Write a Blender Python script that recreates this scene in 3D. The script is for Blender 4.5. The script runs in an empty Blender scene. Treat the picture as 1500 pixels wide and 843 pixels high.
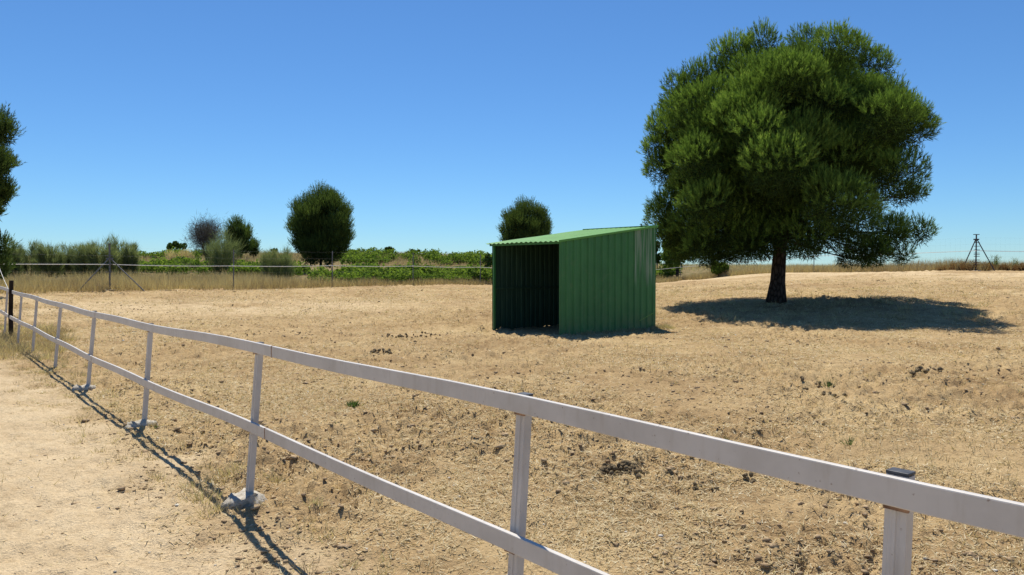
import bpy, math, random
import numpy as np
from mathutils import Vector

# ------------------------------------------------------------------ camera, sky, sun, exposure
scene = bpy.context.scene
COL = scene.collection
R = math.radians
EYE = 1.6
F_PX, CX, CY, HORIZON = 1110.0, 750.0, 421.5, 392.0
PITCH = math.atan((CY - HORIZON) / F_PX)
cam_data = bpy.data.cameras.new('camera')
cam_data.sensor_fit = 'HORIZONTAL'
cam_data.sensor_width = 36.0
cam_data.lens = 36.0 * F_PX / 1500.0
cam_data.clip_start = 0.05
cam_data.clip_end = 20000.0
cam = bpy.data.objects.new('camera', cam_data)
cam.location = (0, 0, EYE)
cam.rotation_euler = (math.pi / 2 - PITCH, 0, 0)
COL.objects.link(cam)
scene.camera = cam

SUN_ELEV, SUN_AZ = R(64.0), R(-11.0)          # azimuth from +Y (away from the camera) towards +X
world = bpy.data.worlds.new('World')
scene.world = world
world.use_nodes = True
wn, wl = world.node_tree.nodes, world.node_tree.links
wn.clear()
sky = wn.new('ShaderNodeTexSky')
sky.sky_type = 'NISHITA'
sky.sun_disc = False
sky.sun_elevation = SUN_ELEV
sky.sun_rotation = SUN_AZ
sky.altitude = 600.0
sky.air_density = 1.0
sky.dust_density = 0.0
sky.ozone_density = 8.0
bg = wn.new('ShaderNodeBackground')
bg.inputs['Strength'].default_value = 0.072
wo = wn.new('ShaderNodeOutputWorld')
tintn = wn.new('ShaderNodeMix'); tintn.data_type = 'RGBA'; tintn.blend_type = 'MULTIPLY'
tintn.inputs[0].default_value = 1.0
tintn.inputs[7].default_value = (0.88, 1.21, 1.42, 1)          # the deep clear blue of the whole sky
wl.new(sky.outputs['Color'], tintn.inputs[6])
wl.new(tintn.outputs[2], bg.inputs['Color'])
wl.new(bg.outputs['Background'], wo.inputs['Surface'])

sun_dir = Vector((math.sin(SUN_AZ) * math.cos(SUN_ELEV), math.cos(SUN_AZ) * math.cos(SUN_ELEV), math.sin(SUN_ELEV)))
sun_data = bpy.data.lights.new('sun', 'SUN')
sun_data.energy = 5.0
sun_data.angle = R(0.5)
sun_data.color = (1.0, 0.94, 0.82)
sun = bpy.data.objects.new('sun', sun_data)
sun.rotation_euler = sun_dir.to_track_quat('Z', 'Y').to_euler()
sun.location = sun_dir * 60
COL.objects.link(sun)

scene.view_settings.view_transform = 'Standard'
scene.view_settings.look = 'None'
scene.view_settings.exposure = 0.22
scene.view_settings.gamma = 1.0
scene.view_settings.use_curve_mapping = False
scene.cycles.max_bounces = 6
scene.cycles.transparent_max_bounces = 4

rng = np.random.default_rng(7)
random.seed(7)

# ------------------------------------------------------------------ terrain function
def ray(px, py):
    """direction of the photograph's pixel, y = 1"""
    u, v = (px - CX) / F_PX, (CY - py) / F_PX
    y = math.cos(PITCH) + v * math.sin(PITCH)
    z = v * math.cos(PITCH) - math.sin(PITCH)
    return u / y, z / y

_ctl = []
def ctl(px, d, py):
    u, w = ray(px, py)
    _ctl.append((u * d, d, EYE + w * d))
for x in (-14, -7, 0, 7, 14, 21):
    for y, z in ((-8, -.32), (1, -.28), (8, -.10), (14, -.03)):
        _ctl.append((x, y, z * (.45 if x < -4 else 1)))
for q in ((-1.9, 5.4, -.10), (-1.1, 4.4, -.21), (0, 3.1, -.30), (-3, 3.4, -.22), (-3.7, 7.6, -.08), (-5.5, 9.9, -.07), (-7.3, 12.3, -.04), (-9.3, 14.7, -.02)): _ctl.append(q)
for x, y, z in ((-0.5, 19.8, -.05), (1.2, 17.8, 0), (3.8, 20, 0), (2, 22, .02), (-9, 20, 0), (-15, 21, .0), (12, 19, .06), (18, 19, .12), (6, 21, .08)):
    _ctl.append((x, y, z))
_ctl.append((9.06, 26.0, 0.40)); _ctl.append((5.2, 26.0, 0.28)); _ctl.append((14, 26, .5)); _ctl.append((19, 28, .68))
for px, d, py in ((-120, 27, 428), (20, 30, 428), (160, 32.6, 426), (342, 38, 422), (487, 41, 420), (605, 45, 418), (800, 55, 417),
                  (965, 63, 417), (1060, 60, 406), (1150, 53, 401), (1300, 46.5, 399), (1430, 42, 397.5), (1560, 41, 398.5),
                  (1700, 38, 400),
                  (160, 45, 405), (342, 50, 404), (487, 52, 405), (605, 56, 405), (720, 60, 405),
                  (160, 80, 384), (300, 80, 382), (487, 75, 388), (605, 80, 387), (720, 85, 388), (860, 85, 394),
                  (100, 130, 374), (300, 130, 372), (470, 130, 371), (600, 135, 373), (720, 140, 377), (860, 130, 386),
                  (960, 90, 393), (1060, 80, 394), (1200, 75, 394), (1430, 60, 395), (1600, 60, 395),
                  (960, 140, 391), (1200, 140, 393), (1500, 140, 393)):
    ctl(px, d, py)
_C = np.array(_ctl)
_c2 = 5.0 ** 2
_A = np.sqrt(((_C[:, None, :2] - _C[None, :, :2]) ** 2).sum(-1) + _c2)
_n = len(_C)
_M = np.zeros((_n + 1, _n + 1)); _M[:_n, :_n] = _A + np.eye(_n) * -0.02; _M[:_n, _n] = 1; _M[_n, :_n] = 1
_W = np.linalg.solve(_M, np.append(_C[:, 2], 0))

def G(x, y):
    """smooth height of the land"""
    x = np.asarray(x, float); y = np.asarray(y, float)
    sh = x.shape
    x = x.ravel(); y = y.ravel()
    out = np.empty_like(x)
    for i in range(0, len(x), 50000):
        dx = x[i:i + 50000, None] - _C[None, :, 0]; dy = y[i:i + 50000, None] - _C[None, :, 1]
        out[i:i + 50000] = np.sqrt(dx * dx + dy * dy + _c2) @ _W[:-1] + _W[-1]
    r = np.hypot(x, y)
    t = np.clip((r - 130) / 90, 0, 1); t = t * t * (3 - 2 * t)
    out = out * (1 - t) + 0.6 * t
    b = np.clip((-y - 3) / 10, 0, 1)
    out = out * (1 - b)
    return out.reshape(sh)
def g1(x, y): return float(G(np.array([x]), np.array([y]))[0])

_tab = np.random.default_rng(3).random((256, 256))
def vnoise(x, y):
    xi = np.floor(x).astype(int); yi = np.floor(y).astype(int)
    fx = x - xi; fy = y - yi
    fx = fx * fx * (3 - 2 * fx); fy = fy * fy * (3 - 2 * fy)
    a = _tab[xi & 255, yi & 255]; b = _tab[(xi + 1) & 255, yi & 255]
    c = _tab[xi & 255, (yi + 1) & 255]; d = _tab[(xi + 1) & 255, (yi + 1) & 255]
    return (a * (1 - fx) + b * fx) * (1 - fy) + (c * (1 - fx) + d * fx) * fy
def fbm(x, y, s, octv=3, off=0.0):
    v = 0; a = 1; t = 0
    for k in range(octv):
        v = v + a * vnoise(x * s + 17.3 * k + off, y * s - 9.1 * k + off); t += a; a *= .5; s *= 2.03
    return v / t
def sstep(a, b, v):
    t = np.clip((v - a) / (b - a), 0, 1); return t * t * (3 - 2 * t)

# white fence line (foot of the posts)
FD = np.array((-0.63, 0.777)); FD = FD / np.hypot(*FD)        # from the camera towards the far left
FN = np.array((FD[1], -FD[0]))                                 # towards the paddock
F0 = np.array((-1.893, 5.415))
def fside(x, y): return (x - F0[0]) * FN[0] + (y - F0[1]) * FN[1]   # > 0 on the paddock side
def falong(x, y): return (x - F0[0]) * FD[0] + (y - F0[1]) * FD[1]

def pathmask(x, y):
    s = fside(x, y)
    return 1 - sstep(-0.75, 0.25, s + 1.1 * (fbm(x, y, .9, 3) - .5) + .5 * (fbm(x, y, 4, 2) - .5) + 0.35 * sstep(0, 8, falong(x, y)))
def micro(x, y):
    p = pathmask(x, y)
    r = np.hypot(x, y)
    n1 = fbm(x, y, 1.3, 2) - .5
    n2 = fbm(x, y, 5.0, 3, 5.) - .5
    n3 = np.clip(fbm(x, y, 14., 2, 9.) - .5, -.5, .5)
    far = 1 - sstep(45, 60, r)
    far = far * (1 - .65 * np.exp(-((fside(x, y) + .15) / .35) ** 2))     # relief shaped flatter along the railing so its cast shadow stays clean
    rough = .35 + 1.1 * sstep(.38, .62, fbm(x, y, .42, 3, 31.))
    return far * ((1 - p) * rough * (.09 * n1 + .11 * n2 + .10 * n3) + p * (.05 * n1 + .05 * n2 + .034 * n3))
def H(x, y): return G(x, y) + micro(np.asarray(x, float), np.asarray(y, float))
def h1(x, y): return float(H(np.array([x]), np.array([y]))[0])
def hit(px, py):
    """where the line of sight of a photograph pixel meets the land"""
    u, w = ray(px, py)
    d = np.linspace(1.2, 160, 4000)
    below = EYE + w * d <= G(u * d, d)
    i = int(np.argmax(below)) if below.any() else len(d) - 1
    return u * d[i], d[i]
def at(px, d): return ray(px, HORIZON)[0] * d, d

# ------------------------------------------------------------------ materials
def mat(name):
    m = bpy.data.materials.new(name); m.use_nodes = True
    nt = m.node_tree; nt.nodes.clear()
    out = nt.nodes.new('ShaderNodeOutputMaterial')
    return m, nt, out
def N(nt, kind, **kw):
    n = nt.nodes.new(kind)
    for k, v in kw.items():
        if k.startswith('i_'):
            key = k[2:]
            n.inputs[int(key) if key.isdigit() else key.replace('_', ' ')].default_value = v
        else: setattr(n, k, v)
    return n
def ramp(nt, stops, fac):
    r = nt.nodes.new('ShaderNodeValToRGB')
    e = r.color_ramp.elements
    while len(e) < len(stops): e.new(0.5)
    for el, (p, c) in zip(e, stops): el.position = p; el.color = (*c, 1)
    nt.links.new(fac, r.inputs['Fac'])
    return r.outputs['Color']
def mixc(nt, a, b, fac, blend='MIX'):
    m = nt.nodes.new('ShaderNodeMix'); m.data_type = 'RGBA'; m.blend_type = blend
    for s, v in ((m.inputs[0], fac), (m.inputs[6], a), (m.inputs[7], b)):
        if hasattr(v, 'is_linked'): nt.links.new(v, s)
        else: s.default_value = v if isinstance(v, (int, float)) else (*v, 1)
    return m.outputs[2]
def noise(nt, vec, scale, detail=4, rough=.55):
    n = nt.nodes.new('ShaderNodeTexNoise')
    n.inputs['Scale'].default_value = scale; n.inputs['Detail'].default_value = detail; n.inputs['Roughness'].default_value = rough
    if vec is not None: nt.links.new(vec, n.inputs['Vector'])
    return n.outputs['Fac']
def objco(nt): return nt.nodes.new('ShaderNodeTexCoord').outputs['Object']
def scaled(nt, vec, s):
    m = nt.nodes.new('ShaderNodeMapping'); m.inputs['Scale'].default_value = s
    nt.links.new(vec, m.inputs['Vector']); return m.outputs['Vector']
def bump(nt, h, strength, dist):
    b = nt.nodes.new('ShaderNodeBump'); b.inputs['Strength'].default_value = strength; b.inputs['Distance'].default_value = dist
    nt.links.new(h, b.inputs['Height']); return b.outputs['Normal']
def attr(nt, name):
    a = nt.nodes.new('ShaderNodeAttribute'); a.attribute_name = name; return a.outputs['Fac']
def principled(nt, out, color, rough=.8, spec=.2, metal=0.0, normal=None):
    p = nt.nodes.new('ShaderNodeBsdfPrincipled')
    if hasattr(color, 'is_linked'): nt.links.new(color, p.inputs['Base Color'])
    else: p.inputs['Base Color'].default_value = (*color, 1)
    if hasattr(rough, 'is_linked'): nt.links.new(rough, p.inputs['Roughness'])
    else: p.inputs['Roughness'].default_value = rough
    p.inputs['Specular IOR Level'].default_value = spec
    p.inputs['Metallic'].default_value = metal
    if normal is not None: nt.links.new(normal, p.inputs['Normal'])
    nt.links.new(p.outputs[0], out.inputs['Surface'])
    return p

def leaf_mat(name, stops, transl=.35, gloss=.0):
    """foliage: diffuse + light passing through, colour from the per-leaf tint"""
    m, nt, out = mat(name)
    c = ramp(nt, stops, attr(nt, 'tint'))
    d = nt.nodes.new('ShaderNodeBsdfDiffuse'); t = nt.nodes.new('ShaderNodeBsdfTranslucent')
    nt.links.new(c, d.inputs['Color'])
    nt.links.new(mixc(nt, c, (1.0, 1.0, .55), 1.0, 'MULTIPLY'), t.inputs['Color'])
    mx = nt.nodes.new('ShaderNodeMixShader'); mx.inputs[0].default_value = transl
    nt.links.new(d.outputs[0], mx.inputs[1]); nt.links.new(t.outputs[0], mx.inputs[2])
    last = mx.outputs[0]
    if gloss:
        g = nt.nodes.new('ShaderNodeBsdfGlossy'); g.inputs['Roughness'].default_value = .45; g.inputs['Color'].default_value = (1, 1, 1, 1)
        m2 = nt.nodes.new('ShaderNodeMixShader'); m2.inputs[0].default_value = gloss
        nt.links.new(last, m2.inputs[1]); nt.links.new(g.outputs[0], m2.inputs[2]); last = m2.outputs[0]
    nt.links.new(last, out.inputs['Surface'])
    return m

M = {}
# the land: straw-littered soil, pale sandy path, pale sandy bands
m, nt, out = mat('dry_ground'); M['ground'] = m
co = objco(nt)
big = noise(nt, co, .35, 4, .6); mid = noise(nt, co, 2.2, 5, .62); fine = noise(nt, co, 13, 5, .7); grit = noise(nt, co, 60, 3, .7)
soil = ramp(nt, [(.32, (.15, .09, .048)), (.45, (.33, .215, .12)), (.58, (.48, .335, .195)), (.72, (.60, .46, .28))], fine)
soil = mixc(nt, soil, ramp(nt, [(.36, (.20, .125, .066)), (.5, (.40, .27, .148)), (.66, (.56, .41, .235))], mid), .55)
soil = mixc(nt, soil, ramp(nt, [(.38, (.30, .19, .10)), (.52, (.46, .32, .18)), (.66, (.58, .43, .25))], big), .4)
sand = ramp(nt, [(.30, (.36, .255, .145)), (.44, (.60, .46, .285)), (.7, (.74, .59, .385))], fine)
sand = mixc(nt, sand, ramp(nt, [(.33, (.50, .37, .22)), (.5, (.65, .50, .31)), (.7, (.74, .59, .38))], mid), .5)
soil = mixc(nt, soil, (1.11, 1.15, 1.08), 1.0, 'MULTIPLY')
base = mixc(nt, soil, sand, attr(nt, 'path'))
base = mixc(nt, base, ramp(nt, [(.3, (.50, .37, .21)), (.6, (.66, .51, .31))], mid), attr(nt, 'pale'))
gr = ramp(nt, [(.3, (.45, .45, .45)), (.5, (1, 1, 1)), (.72, (1.25, 1.22, 1.15))], grit)
base = mixc(nt, base, gr, .55, 'MULTIPLY')
base = mixc(nt, base, ramp(nt, [(.35, (.07, .09, .03)), (.6, (.26, .19, .10))], mid), attr(nt, 'weedy'))
h = nt.nodes.new('ShaderNodeMath'); h.operation = 'ADD'
nt.links.new(fine, h.inputs[0]); nt.links.new(grit, h.inputs[1])
principled(nt, out, base, .95, .05, normal=bump(nt, h.outputs[0], .8, .035))

M['straw'] = leaf_mat('straw', [(0, (.24, .165, .095)), (.3, (.49, .385, .225)), (.65, (.65, .545, .345)), (1, (.82, .74, .55))], .25)
M['dry_grass'] = leaf_mat('dry_grass', [(0, (.27, .21, .145)), (.4, (.44, .35, .23)), (.75, (.60, .50, .33)), (1, (.54, .51, .30))], .45)
M['red_weed'] = leaf_mat('red_weed', [(0, (.13, .075, .045)), (.5, (.25, .14, .07)), (1, (.36, .26, .13))], .3)
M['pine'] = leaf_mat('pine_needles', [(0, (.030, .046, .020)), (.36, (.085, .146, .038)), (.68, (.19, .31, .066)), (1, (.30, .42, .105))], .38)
M['pine_far'] = leaf_mat('pine_needles_far', [(0, (.040, .064, .026)), (.5, (.09, .142, .043)), (1, (.165, .235, .065))], .42)
M['vine_leaf'] = leaf_mat('vine_leaf', [(0, (.05, .09, .018)), (.5, (.115, .195, .036)), (1, (.21, .29, .06))], .5)
M['broom'] = leaf_mat('broom_stems', [(0, (.095, .12, .06)), (.5, (.17, .215, .11)), (1, (.27, .32, .175))], .5)
M['leaf'] = leaf_mat('broad_leaf', [(0, (.04, .07, .018)), (.5, (.065, .115, .028)), (1, (.11, .17, .045))], .35)
M['twig'] = leaf_mat('grey_twigs', [(0, (.085, .08, .078)), (1, (.175, .165, .158))], .1)
M['weed_green'] = leaf_mat('green_weed', [(0, (.05, .11, .025)), (1, (.12, .2, .06))], .35)

m, nt, out = mat('pine_bark'); M['bark'] = m
co = objco(nt)
v = nt.nodes.new('ShaderNodeTexVoronoi'); v.inputs['Scale'].default_value = 9; v.feature = 'DISTANCE_TO_EDGE'
nt.links.new(scaled(nt, co, (1, 1, .35)), v.inputs['Vector'])
c = ramp(nt, [(.0, (.016, .012, .010)), (.12, (.055, .042, .034)), (.5, (.11, .085, .07))], v.outputs['Distance'])
principled(nt, out, c, .95, .05, normal=bump(nt, v.outputs['Distance'], .8, .06))

m, nt, out = mat('white_paint'); M['white'] = m
co = objco(nt)
n1 = noise(nt, co, 3.5, 5, .65); n2 = noise(nt, scaled(nt, co, (22, 22, 3)), 1.0, 4, .6); n3 = noise(nt, co, 45, 3, .6)
c = ramp(nt, [(.3, (.48, .445, .405)), (.6, (.58, .545, .505))], n1)
c = mixc(nt, c, ramp(nt, [(.55, (1, 1, 1)), (.72, (.78, .73, .66))], n2), .4, 'MULTIPLY')
c = mixc(nt, c, ramp(nt, [(.67, (1, 1, 1)), (.74, (.45, .34, .27))], n3), .8, 'MULTIPLY')
principled(nt, out, c, .5, .35, normal=bump(nt, n3, .08, .003))

m, nt, out = mat('rusty_joint'); M['rust'] = m
principled(nt, out, ramp(nt, [(.35, (.14, .085, .06)), (.65, (.38, .24, .16))], noise(nt, objco(nt), 30, 4)), .9, .1)
m, nt, out = mat('dark_cap'); M['cap'] = m
principled(nt, out, ramp(nt, [(.35, (.04, .041, .047)), (.65, (.085, .087, .095))], noise(nt, objco(nt), 30, 4)), .5, .4)
m, nt, out = mat('concrete'); M['concrete'] = m
co = objco(nt); n1 = noise(nt, co, 26, 6, .75)
principled(nt, out, ramp(nt, [(.36, (.28, .23, .16)), (.48, (.48, .43, .35)), (.7, (.64, .59, .51))], n1), .95, .1, normal=bump(nt, n1, .7, .03))
m, nt, out = mat('weathered_wood'); M['wood'] = m
n1 = noise(nt, scaled(nt, objco(nt), (30, 30, 2)), 1, 4)
principled(nt, out, ramp(nt, [(.3, (.012, .009, .007)), (.7, (.045, .032, .024))], n1), .85, .1)
m, nt, out = mat('galvanised'); M['galv'] = m
principled(nt, out, ramp(nt, [(.3, (.10, .105, .115)), (.7, (.20, .21, .23))], noise(nt, objco(nt), 14, 3)), .6, .3, .3)
m, nt, out = mat('dark_steel'); M['steel'] = m
principled(nt, out, ramp(nt, [(.3, (.035, .037, .045)), (.7, (.075, .078, .09))], noise(nt, objco(nt), 14, 3)), .6, .3, .2)
m, nt, out = mat('rope_tape'); M['rope'] = m
principled(nt, out, ramp(nt, [(.4, (.62, .62, .60)), (.6, (.80, .80, .78))], noise(nt, objco(nt), 25, 2)), .7, .2)
m, nt, out = mat('dung'); M['dung'] = m
n1 = noise(nt, objco(nt), 35, 4, .7)
principled(nt, out, ramp(nt, [(.3, (.06, .043, .026)), (.5, (.17, .125, .072)), (.72, (.33, .26, .16))], n1), .95, .08, normal=bump(nt, n1, .8, .02))
m, nt, out = mat('clod_soil'); M['clod'] = m
n1 = noise(nt, objco(nt), 22, 4, .7)
principled(nt, out, ramp(nt, [(.28, (.17, .115, .066)), (.5, (.33, .235, .14)), (.7, (.52, .39, .245))], n1), .95, .05)
m, nt, out = mat('pebble_stone'); M['stone'] = m
principled(nt, out, ramp(nt, [(.3, (.42, .38, .31)), (.7, (.68, .64, .56))], noise(nt, objco(nt), 12, 4)), .9, .1)

def paint_green(name, lo, hi, scratch=0.0, faded=(.26, .34, .24)):
    m, nt, out = mat(name)
    co = objco(nt)
    n1 = noise(nt, co, 1.6, 5, .6); n2 = noise(nt, scaled(nt, co, (26, 26, 1.1)), 1, 4, .6)
    c = ramp(nt, [(.3, lo), (.7, hi)], n1)
    c = mixc(nt, c, ramp(nt, [(.35, (.72, .76, .74)), (.6, (1, 1, 1)), (.8, (1.18, 1.16, 1.12))], n2), .6, 'MULTIPLY')
    dust = noise(nt, co, 6, 4, .7)
    c = mixc(nt, c, (.22, .20, .13), ramp_fac(nt, dust, .55, .95, .28))
    zz = nt.nodes.new('ShaderNodeSeparateXYZ'); nt.links.new(co, zz.inputs[0])
    foot_ = nt.nodes.new('ShaderNodeMath'); foot_.operation = 'MULTIPLY'
    nt.links.new(ramp_fac(nt, zz.outputs['Z'], .45, .0, .5), foot_.inputs[0]); nt.links.new(ramp_fac(nt, noise(nt, scaled(nt, co, (5, 5, 2)), 1, 5, .7), .35, .7, 1.0), foot_.inputs[1])
    c = mixc(nt, c, (.30, .235, .14), foot_.outputs[0])
    if scratch:
        s = noise(nt, scaled(nt, co, (16, 16, .55)), 1, 3, .5)
        hi = nt.nodes.new('ShaderNodeSeparateXYZ'); nt.links.new(co, hi.inputs[0])
        band = ramp_fac(nt, hi.outputs['Z'], 1.05, 1.5, 1.0)
        mm = nt.nodes.new('ShaderNodeMath'); mm.operation = 'MULTIPLY'; nt.links.new(ramp_fac(nt, s, .50, .60, scratch), mm.inputs[0]); nt.links.new(band, mm.inputs[1])
        c = mixc(nt, c, faded, mm.outputs[0])
    principled(nt, out, c, .48, .35, normal=bump(nt, n1, .12, .02))
    return m
def ramp_fac(nt, v, a, b, top):
    mr = nt.nodes.new('ShaderNodeMapRange'); mr.inputs[1].default_value = a; mr.inputs[2].default_value = b
    mr.inputs[3].default_value = 0; mr.inputs[4].default_value = top
    nt.links.new(v, mr.inputs[0]); return mr.outputs[0]
M['green'] = paint_green('green_sheet_paint', (.036, .162, .045), (.052, .214, .058))
M['green_worn'] = paint_green('green_sheet_paint_worn', (.038, .162, .047), (.056, .214, .062), .75)
m, nt, out = mat('inner_dark_green'); M['inner_dark'] = m
principled(nt, out, ramp(nt, [(.3, (.022, .055, .034)), (.7, (.045, .098, .058))], noise(nt, scaled(nt, objco(nt), (8, 8, 1)), 1, 4)), .7, .2)  # inner sheet faces and girts, coloured darker than the outer green
M['green_roof'] = paint_green('green_roof_paint', (.088, .275, .042), (.12, .35, .064))

# ------------------------------------------------------------------ object helpers
def tag(o, label=None, cat=None, group=None, kind=None):
    if label: o['label'] = label
    if cat: o['category'] = cat
    if group: o['group'] = group
    if kind: o['kind'] = kind
    return o
def thing(name, loc, label, cat, group=None):
    o = bpy.data.objects.new(name, None); COL.objects.link(o); o.location = loc
    o.empty_display_size = .2
    return tag(o, label, cat, group)
def rootloc(p):
    v = Vector((0, 0, 0))
    while p is not None: v += p.location; p = p.parent
    return v
def link(name, me, material, parent=None):
    o = bpy.data.objects.new(name, me); COL.objects.link(o)
    if material is not None and not me.materials: me.materials.append(material)
    if parent is not None: o.parent = parent
    return o
def np_mesh(name, verts, faces, tint=None, smooth=False, attrs=None):
    """verts (n,3), faces (m,3) or (m,4)"""
    me = bpy.data.meshes.new(name)
    verts = np.ascontiguousarray(verts, np.float32); faces = np.ascontiguousarray(faces, np.int32)
    k = faces.shape[1]
    me.vertices.add(len(verts)); me.vertices.foreach_set('co', verts.ravel())
    me.loops.add(faces.size); me.loops.foreach_set('vertex_index', faces.ravel())
    me.polygons.add(len(faces)); me.polygons.foreach_set('loop_start', np.arange(0, faces.size, k, dtype=np.int32))
    if smooth: me.polygons.foreach_set('use_smooth', np.ones(len(faces), bool))
    at_ = dict(attrs or {})
    if tint is not None: at_['tint'] = tint
    for nm, arr in at_.items():
        a = me.attributes.new(nm, 'FLOAT', 'POINT'); a.data.foreach_set('value', np.ascontiguousarray(arr, np.float32))
    me.update(); me.validate()
    return me

class MB:
    """collects boxes, tubes and sheets in world coordinates; build() links them as one mesh object"""
    def __init__(s): s.v = []; s.f = []
    def add(s, v, f):
        n = len(s.v); s.v += [tuple(p) for p in v]; s.f += [tuple(i + n for i in q) for q in f]
    def box(s, c, ax, ay, az):
        c, ax, ay, az = map(Vector, (c, ax, ay, az))
        v = [c + a * ax + b * ay + d * az for d in (-1, 1) for b in (-1, 1) for a in (-1, 1)]
        s.add(v, [(0, 2, 3, 1), (4, 5, 7, 6), (0, 1, 5, 4), (2, 6, 7, 3), (0, 4, 6, 2), (1, 3, 7, 5)])
    def tube(s, pts, rad, n=8, cap=True):
        pts = [Vector(p) for p in pts]
        if not hasattr(rad, '__len__'): rad = [rad] * len(pts)
        rings = []
        for i, p in enumerate(pts):
            t = (pts[min(i + 1, len(pts) - 1)] - pts[max(i - 1, 0)]).normalized()
            a = t.cross(Vector((0, 0, 1)) if abs(t.z) < .9 else Vector((1, 0, 0))).normalized(); b = t.cross(a)
            rings.append([p + (a * math.cos(2 * math.pi * k / n) + b * math.sin(2 * math.pi * k / n)) * rad[i] for k in range(n)])
        v = [q for r_ in rings for q in r_]; f = []
        for i in range(len(pts) - 1):
            for k in range(n):
                f.append((i * n + k, i * n + (k + 1) % n, (i + 1) * n + (k + 1) % n, (i + 1) * n + k))
        if cap: f.append(tuple(range(n))[::-1]); f.append(tuple((len(pts) - 1) * n + k for k in range(n)))
        s.add(v, f)
    def prism(s, outline, p0, p1, xa, ya):
        """outline (2-D) swept from p0 to p1"""
        p0, p1, xa, ya = map(Vector, (p0, p1, xa, ya)); n = len(outline)
        v = [p0 + xa * a + ya * b for a, b in outline] + [p1 + xa * a + ya * b for a, b in outline]
        f = [(k, (k + 1) % n, n + (k + 1) % n, n + k) for k in range(n)] + [tuple(range(n))[::-1], tuple(range(n, 2 * n))]
        s.add(v, f)
    def build(s, name, material, parent=None, smooth=False):
        off = rootloc(parent) if parent else Vector((0, 0, 0))
        me = bpy.data.meshes.new(name)
        me.from_pydata([tuple(Vector(p) - off) for p in s.v], [], s.f)
        if smooth: me.polygons.foreach_set('use_smooth', [True] * len(me.polygons))
        me.update()
        return link(name, me, material, parent)
def bevel(o, w=.004, seg=2):
    b = o.modifiers.new('bevel', 'BEVEL'); b.width = w; b.segments = seg; b.limit_method = 'ANGLE'; b.angle_limit = R(40)
    return o

_t = (1 + 5 ** .5) / 2
ICO_V = np.array([(-1, _t, 0), (1, _t, 0), (-1, -_t, 0), (1, -_t, 0), (0, -1, _t), (0, 1, _t), (0, -1, -_t), (0, 1, -_t), (_t, 0, -1), (_t, 0, 1), (-_t, 0, -1), (-_t, 0, 1)])
ICO_V = ICO_V / np.linalg.norm(ICO_V[0])
ICO_F = np.array([(0, 11, 5), (0, 5, 1), (0, 1, 7), (0, 7, 10), (0, 10, 11), (1, 5, 9), (5, 11, 4), (11, 10, 2), (10, 7, 6), (7, 1, 8), (3, 9, 4), (3, 4, 2), (3, 2, 6), (3, 6, 8), (3, 8, 9), (4, 9, 5), (2, 4, 11), (6, 2, 10), (8, 6, 7), (9, 8, 1)])
def ico_sub(v, f):
    v = [tuple(p) for p in v]; mid = {}; nf = []
    def m_(a, b):
        k = (min(a, b), max(a, b))
        if k not in mid:
            p = (np.array(v[a]) + np.array(v[b])) / 2; v.append(tuple(p / np.linalg.norm(p))); mid[k] = len(v) - 1
        return mid[k]
    for a, b, c in f:
        x, y, z = m_(a, b), m_(b, c), m_(c, a); nf += [(a, x, z), (b, y, x), (c, z, y), (x, y, z)]
    return np.array(v), np.array(nf)
ICO2_V, ICO2_F = ico_sub(ICO_V, ICO_F)
ICO3_V, ICO3_F = ico_sub(ICO2_V, ICO2_F)

def unit(v): return v / np.maximum(np.linalg.norm(v, axis=-1, keepdims=True), 1e-9)
def blades(p, d, length, width, rg, bend=0.0):
    """thin two-triangle-ish blades: one triangle each; p base (n,3), d unit direction (n,3)"""
    n = len(p)
    side = unit(np.cross(d, rg.normal(size=(n, 3))))
    w = np.broadcast_to(np.asarray(width, float), (n,))[:, None] * .5; l = np.broadcast_to(np.asarray(length, float), (n,))[:, None]
    v = np.stack([p - side * w, p + side * w, p + d * l], 1).reshape(-1, 3)
    f = np.arange(3 * n).reshape(n, 3)
    return v, f
def quads(p, nrm, size, rg, aspect=1.0):
    """leaf-sized diamond faces"""
    n = len(p)
    a = unit(np.cross(nrm, rg.normal(size=(n, 3)))); b = np.cross(nrm, a)
    s = np.broadcast_to(np.asarray(size, float), (n,))[:, None] * .5
    v = np.stack([p - a * s, p - b * s * aspect, p + a * s, p + b * s * aspect], 1).reshape(-1, 3)
    return v, np.arange(4 * n).reshape(n, 4)

# ------------------------------------------------------------------ the land: one sheet out to the horizon
ang = np.concatenate([np.linspace(-180, -60, 16)[:-1], np.linspace(-60, -41, 24)[:-1], np.linspace(-41, 41, 660), np.linspace(41, 60, 24)[1:], np.linspace(60, 180, 16)[1:-1]])
rad = np.concatenate([np.linspace(.15, 1.2, 8)[:-1], np.geomspace(1.2, 58, 600), np.geomspace(58, 260, 60)[1:], np.geomspace(260, 9000, 22)[1:]])
A_, R_ = np.meshgrid(np.radians(ang), rad)
gx, gy = R_ * np.sin(A_), R_ * np.cos(A_)
gz = H(gx, gy)
na, nr = len(ang), len(rad)
i0 = np.arange(nr - 1)[:, None] * na + np.arange(na)[None, :]
i1 = np.arange(nr - 1)[:, None] * na + (np.arange(na)[None, :] + 1) % na
quad = np.stack([i0, i1, i1 + na, i0 + na], -1).reshape(-1, 4)[:, ::-1]
X_, Y_ = gx.ravel(), gy.ravel()
pm = pathmask(X_, Y_) * (Y_ > -30) * (1 - sstep(30, 60, np.hypot(X_, Y_)))
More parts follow.
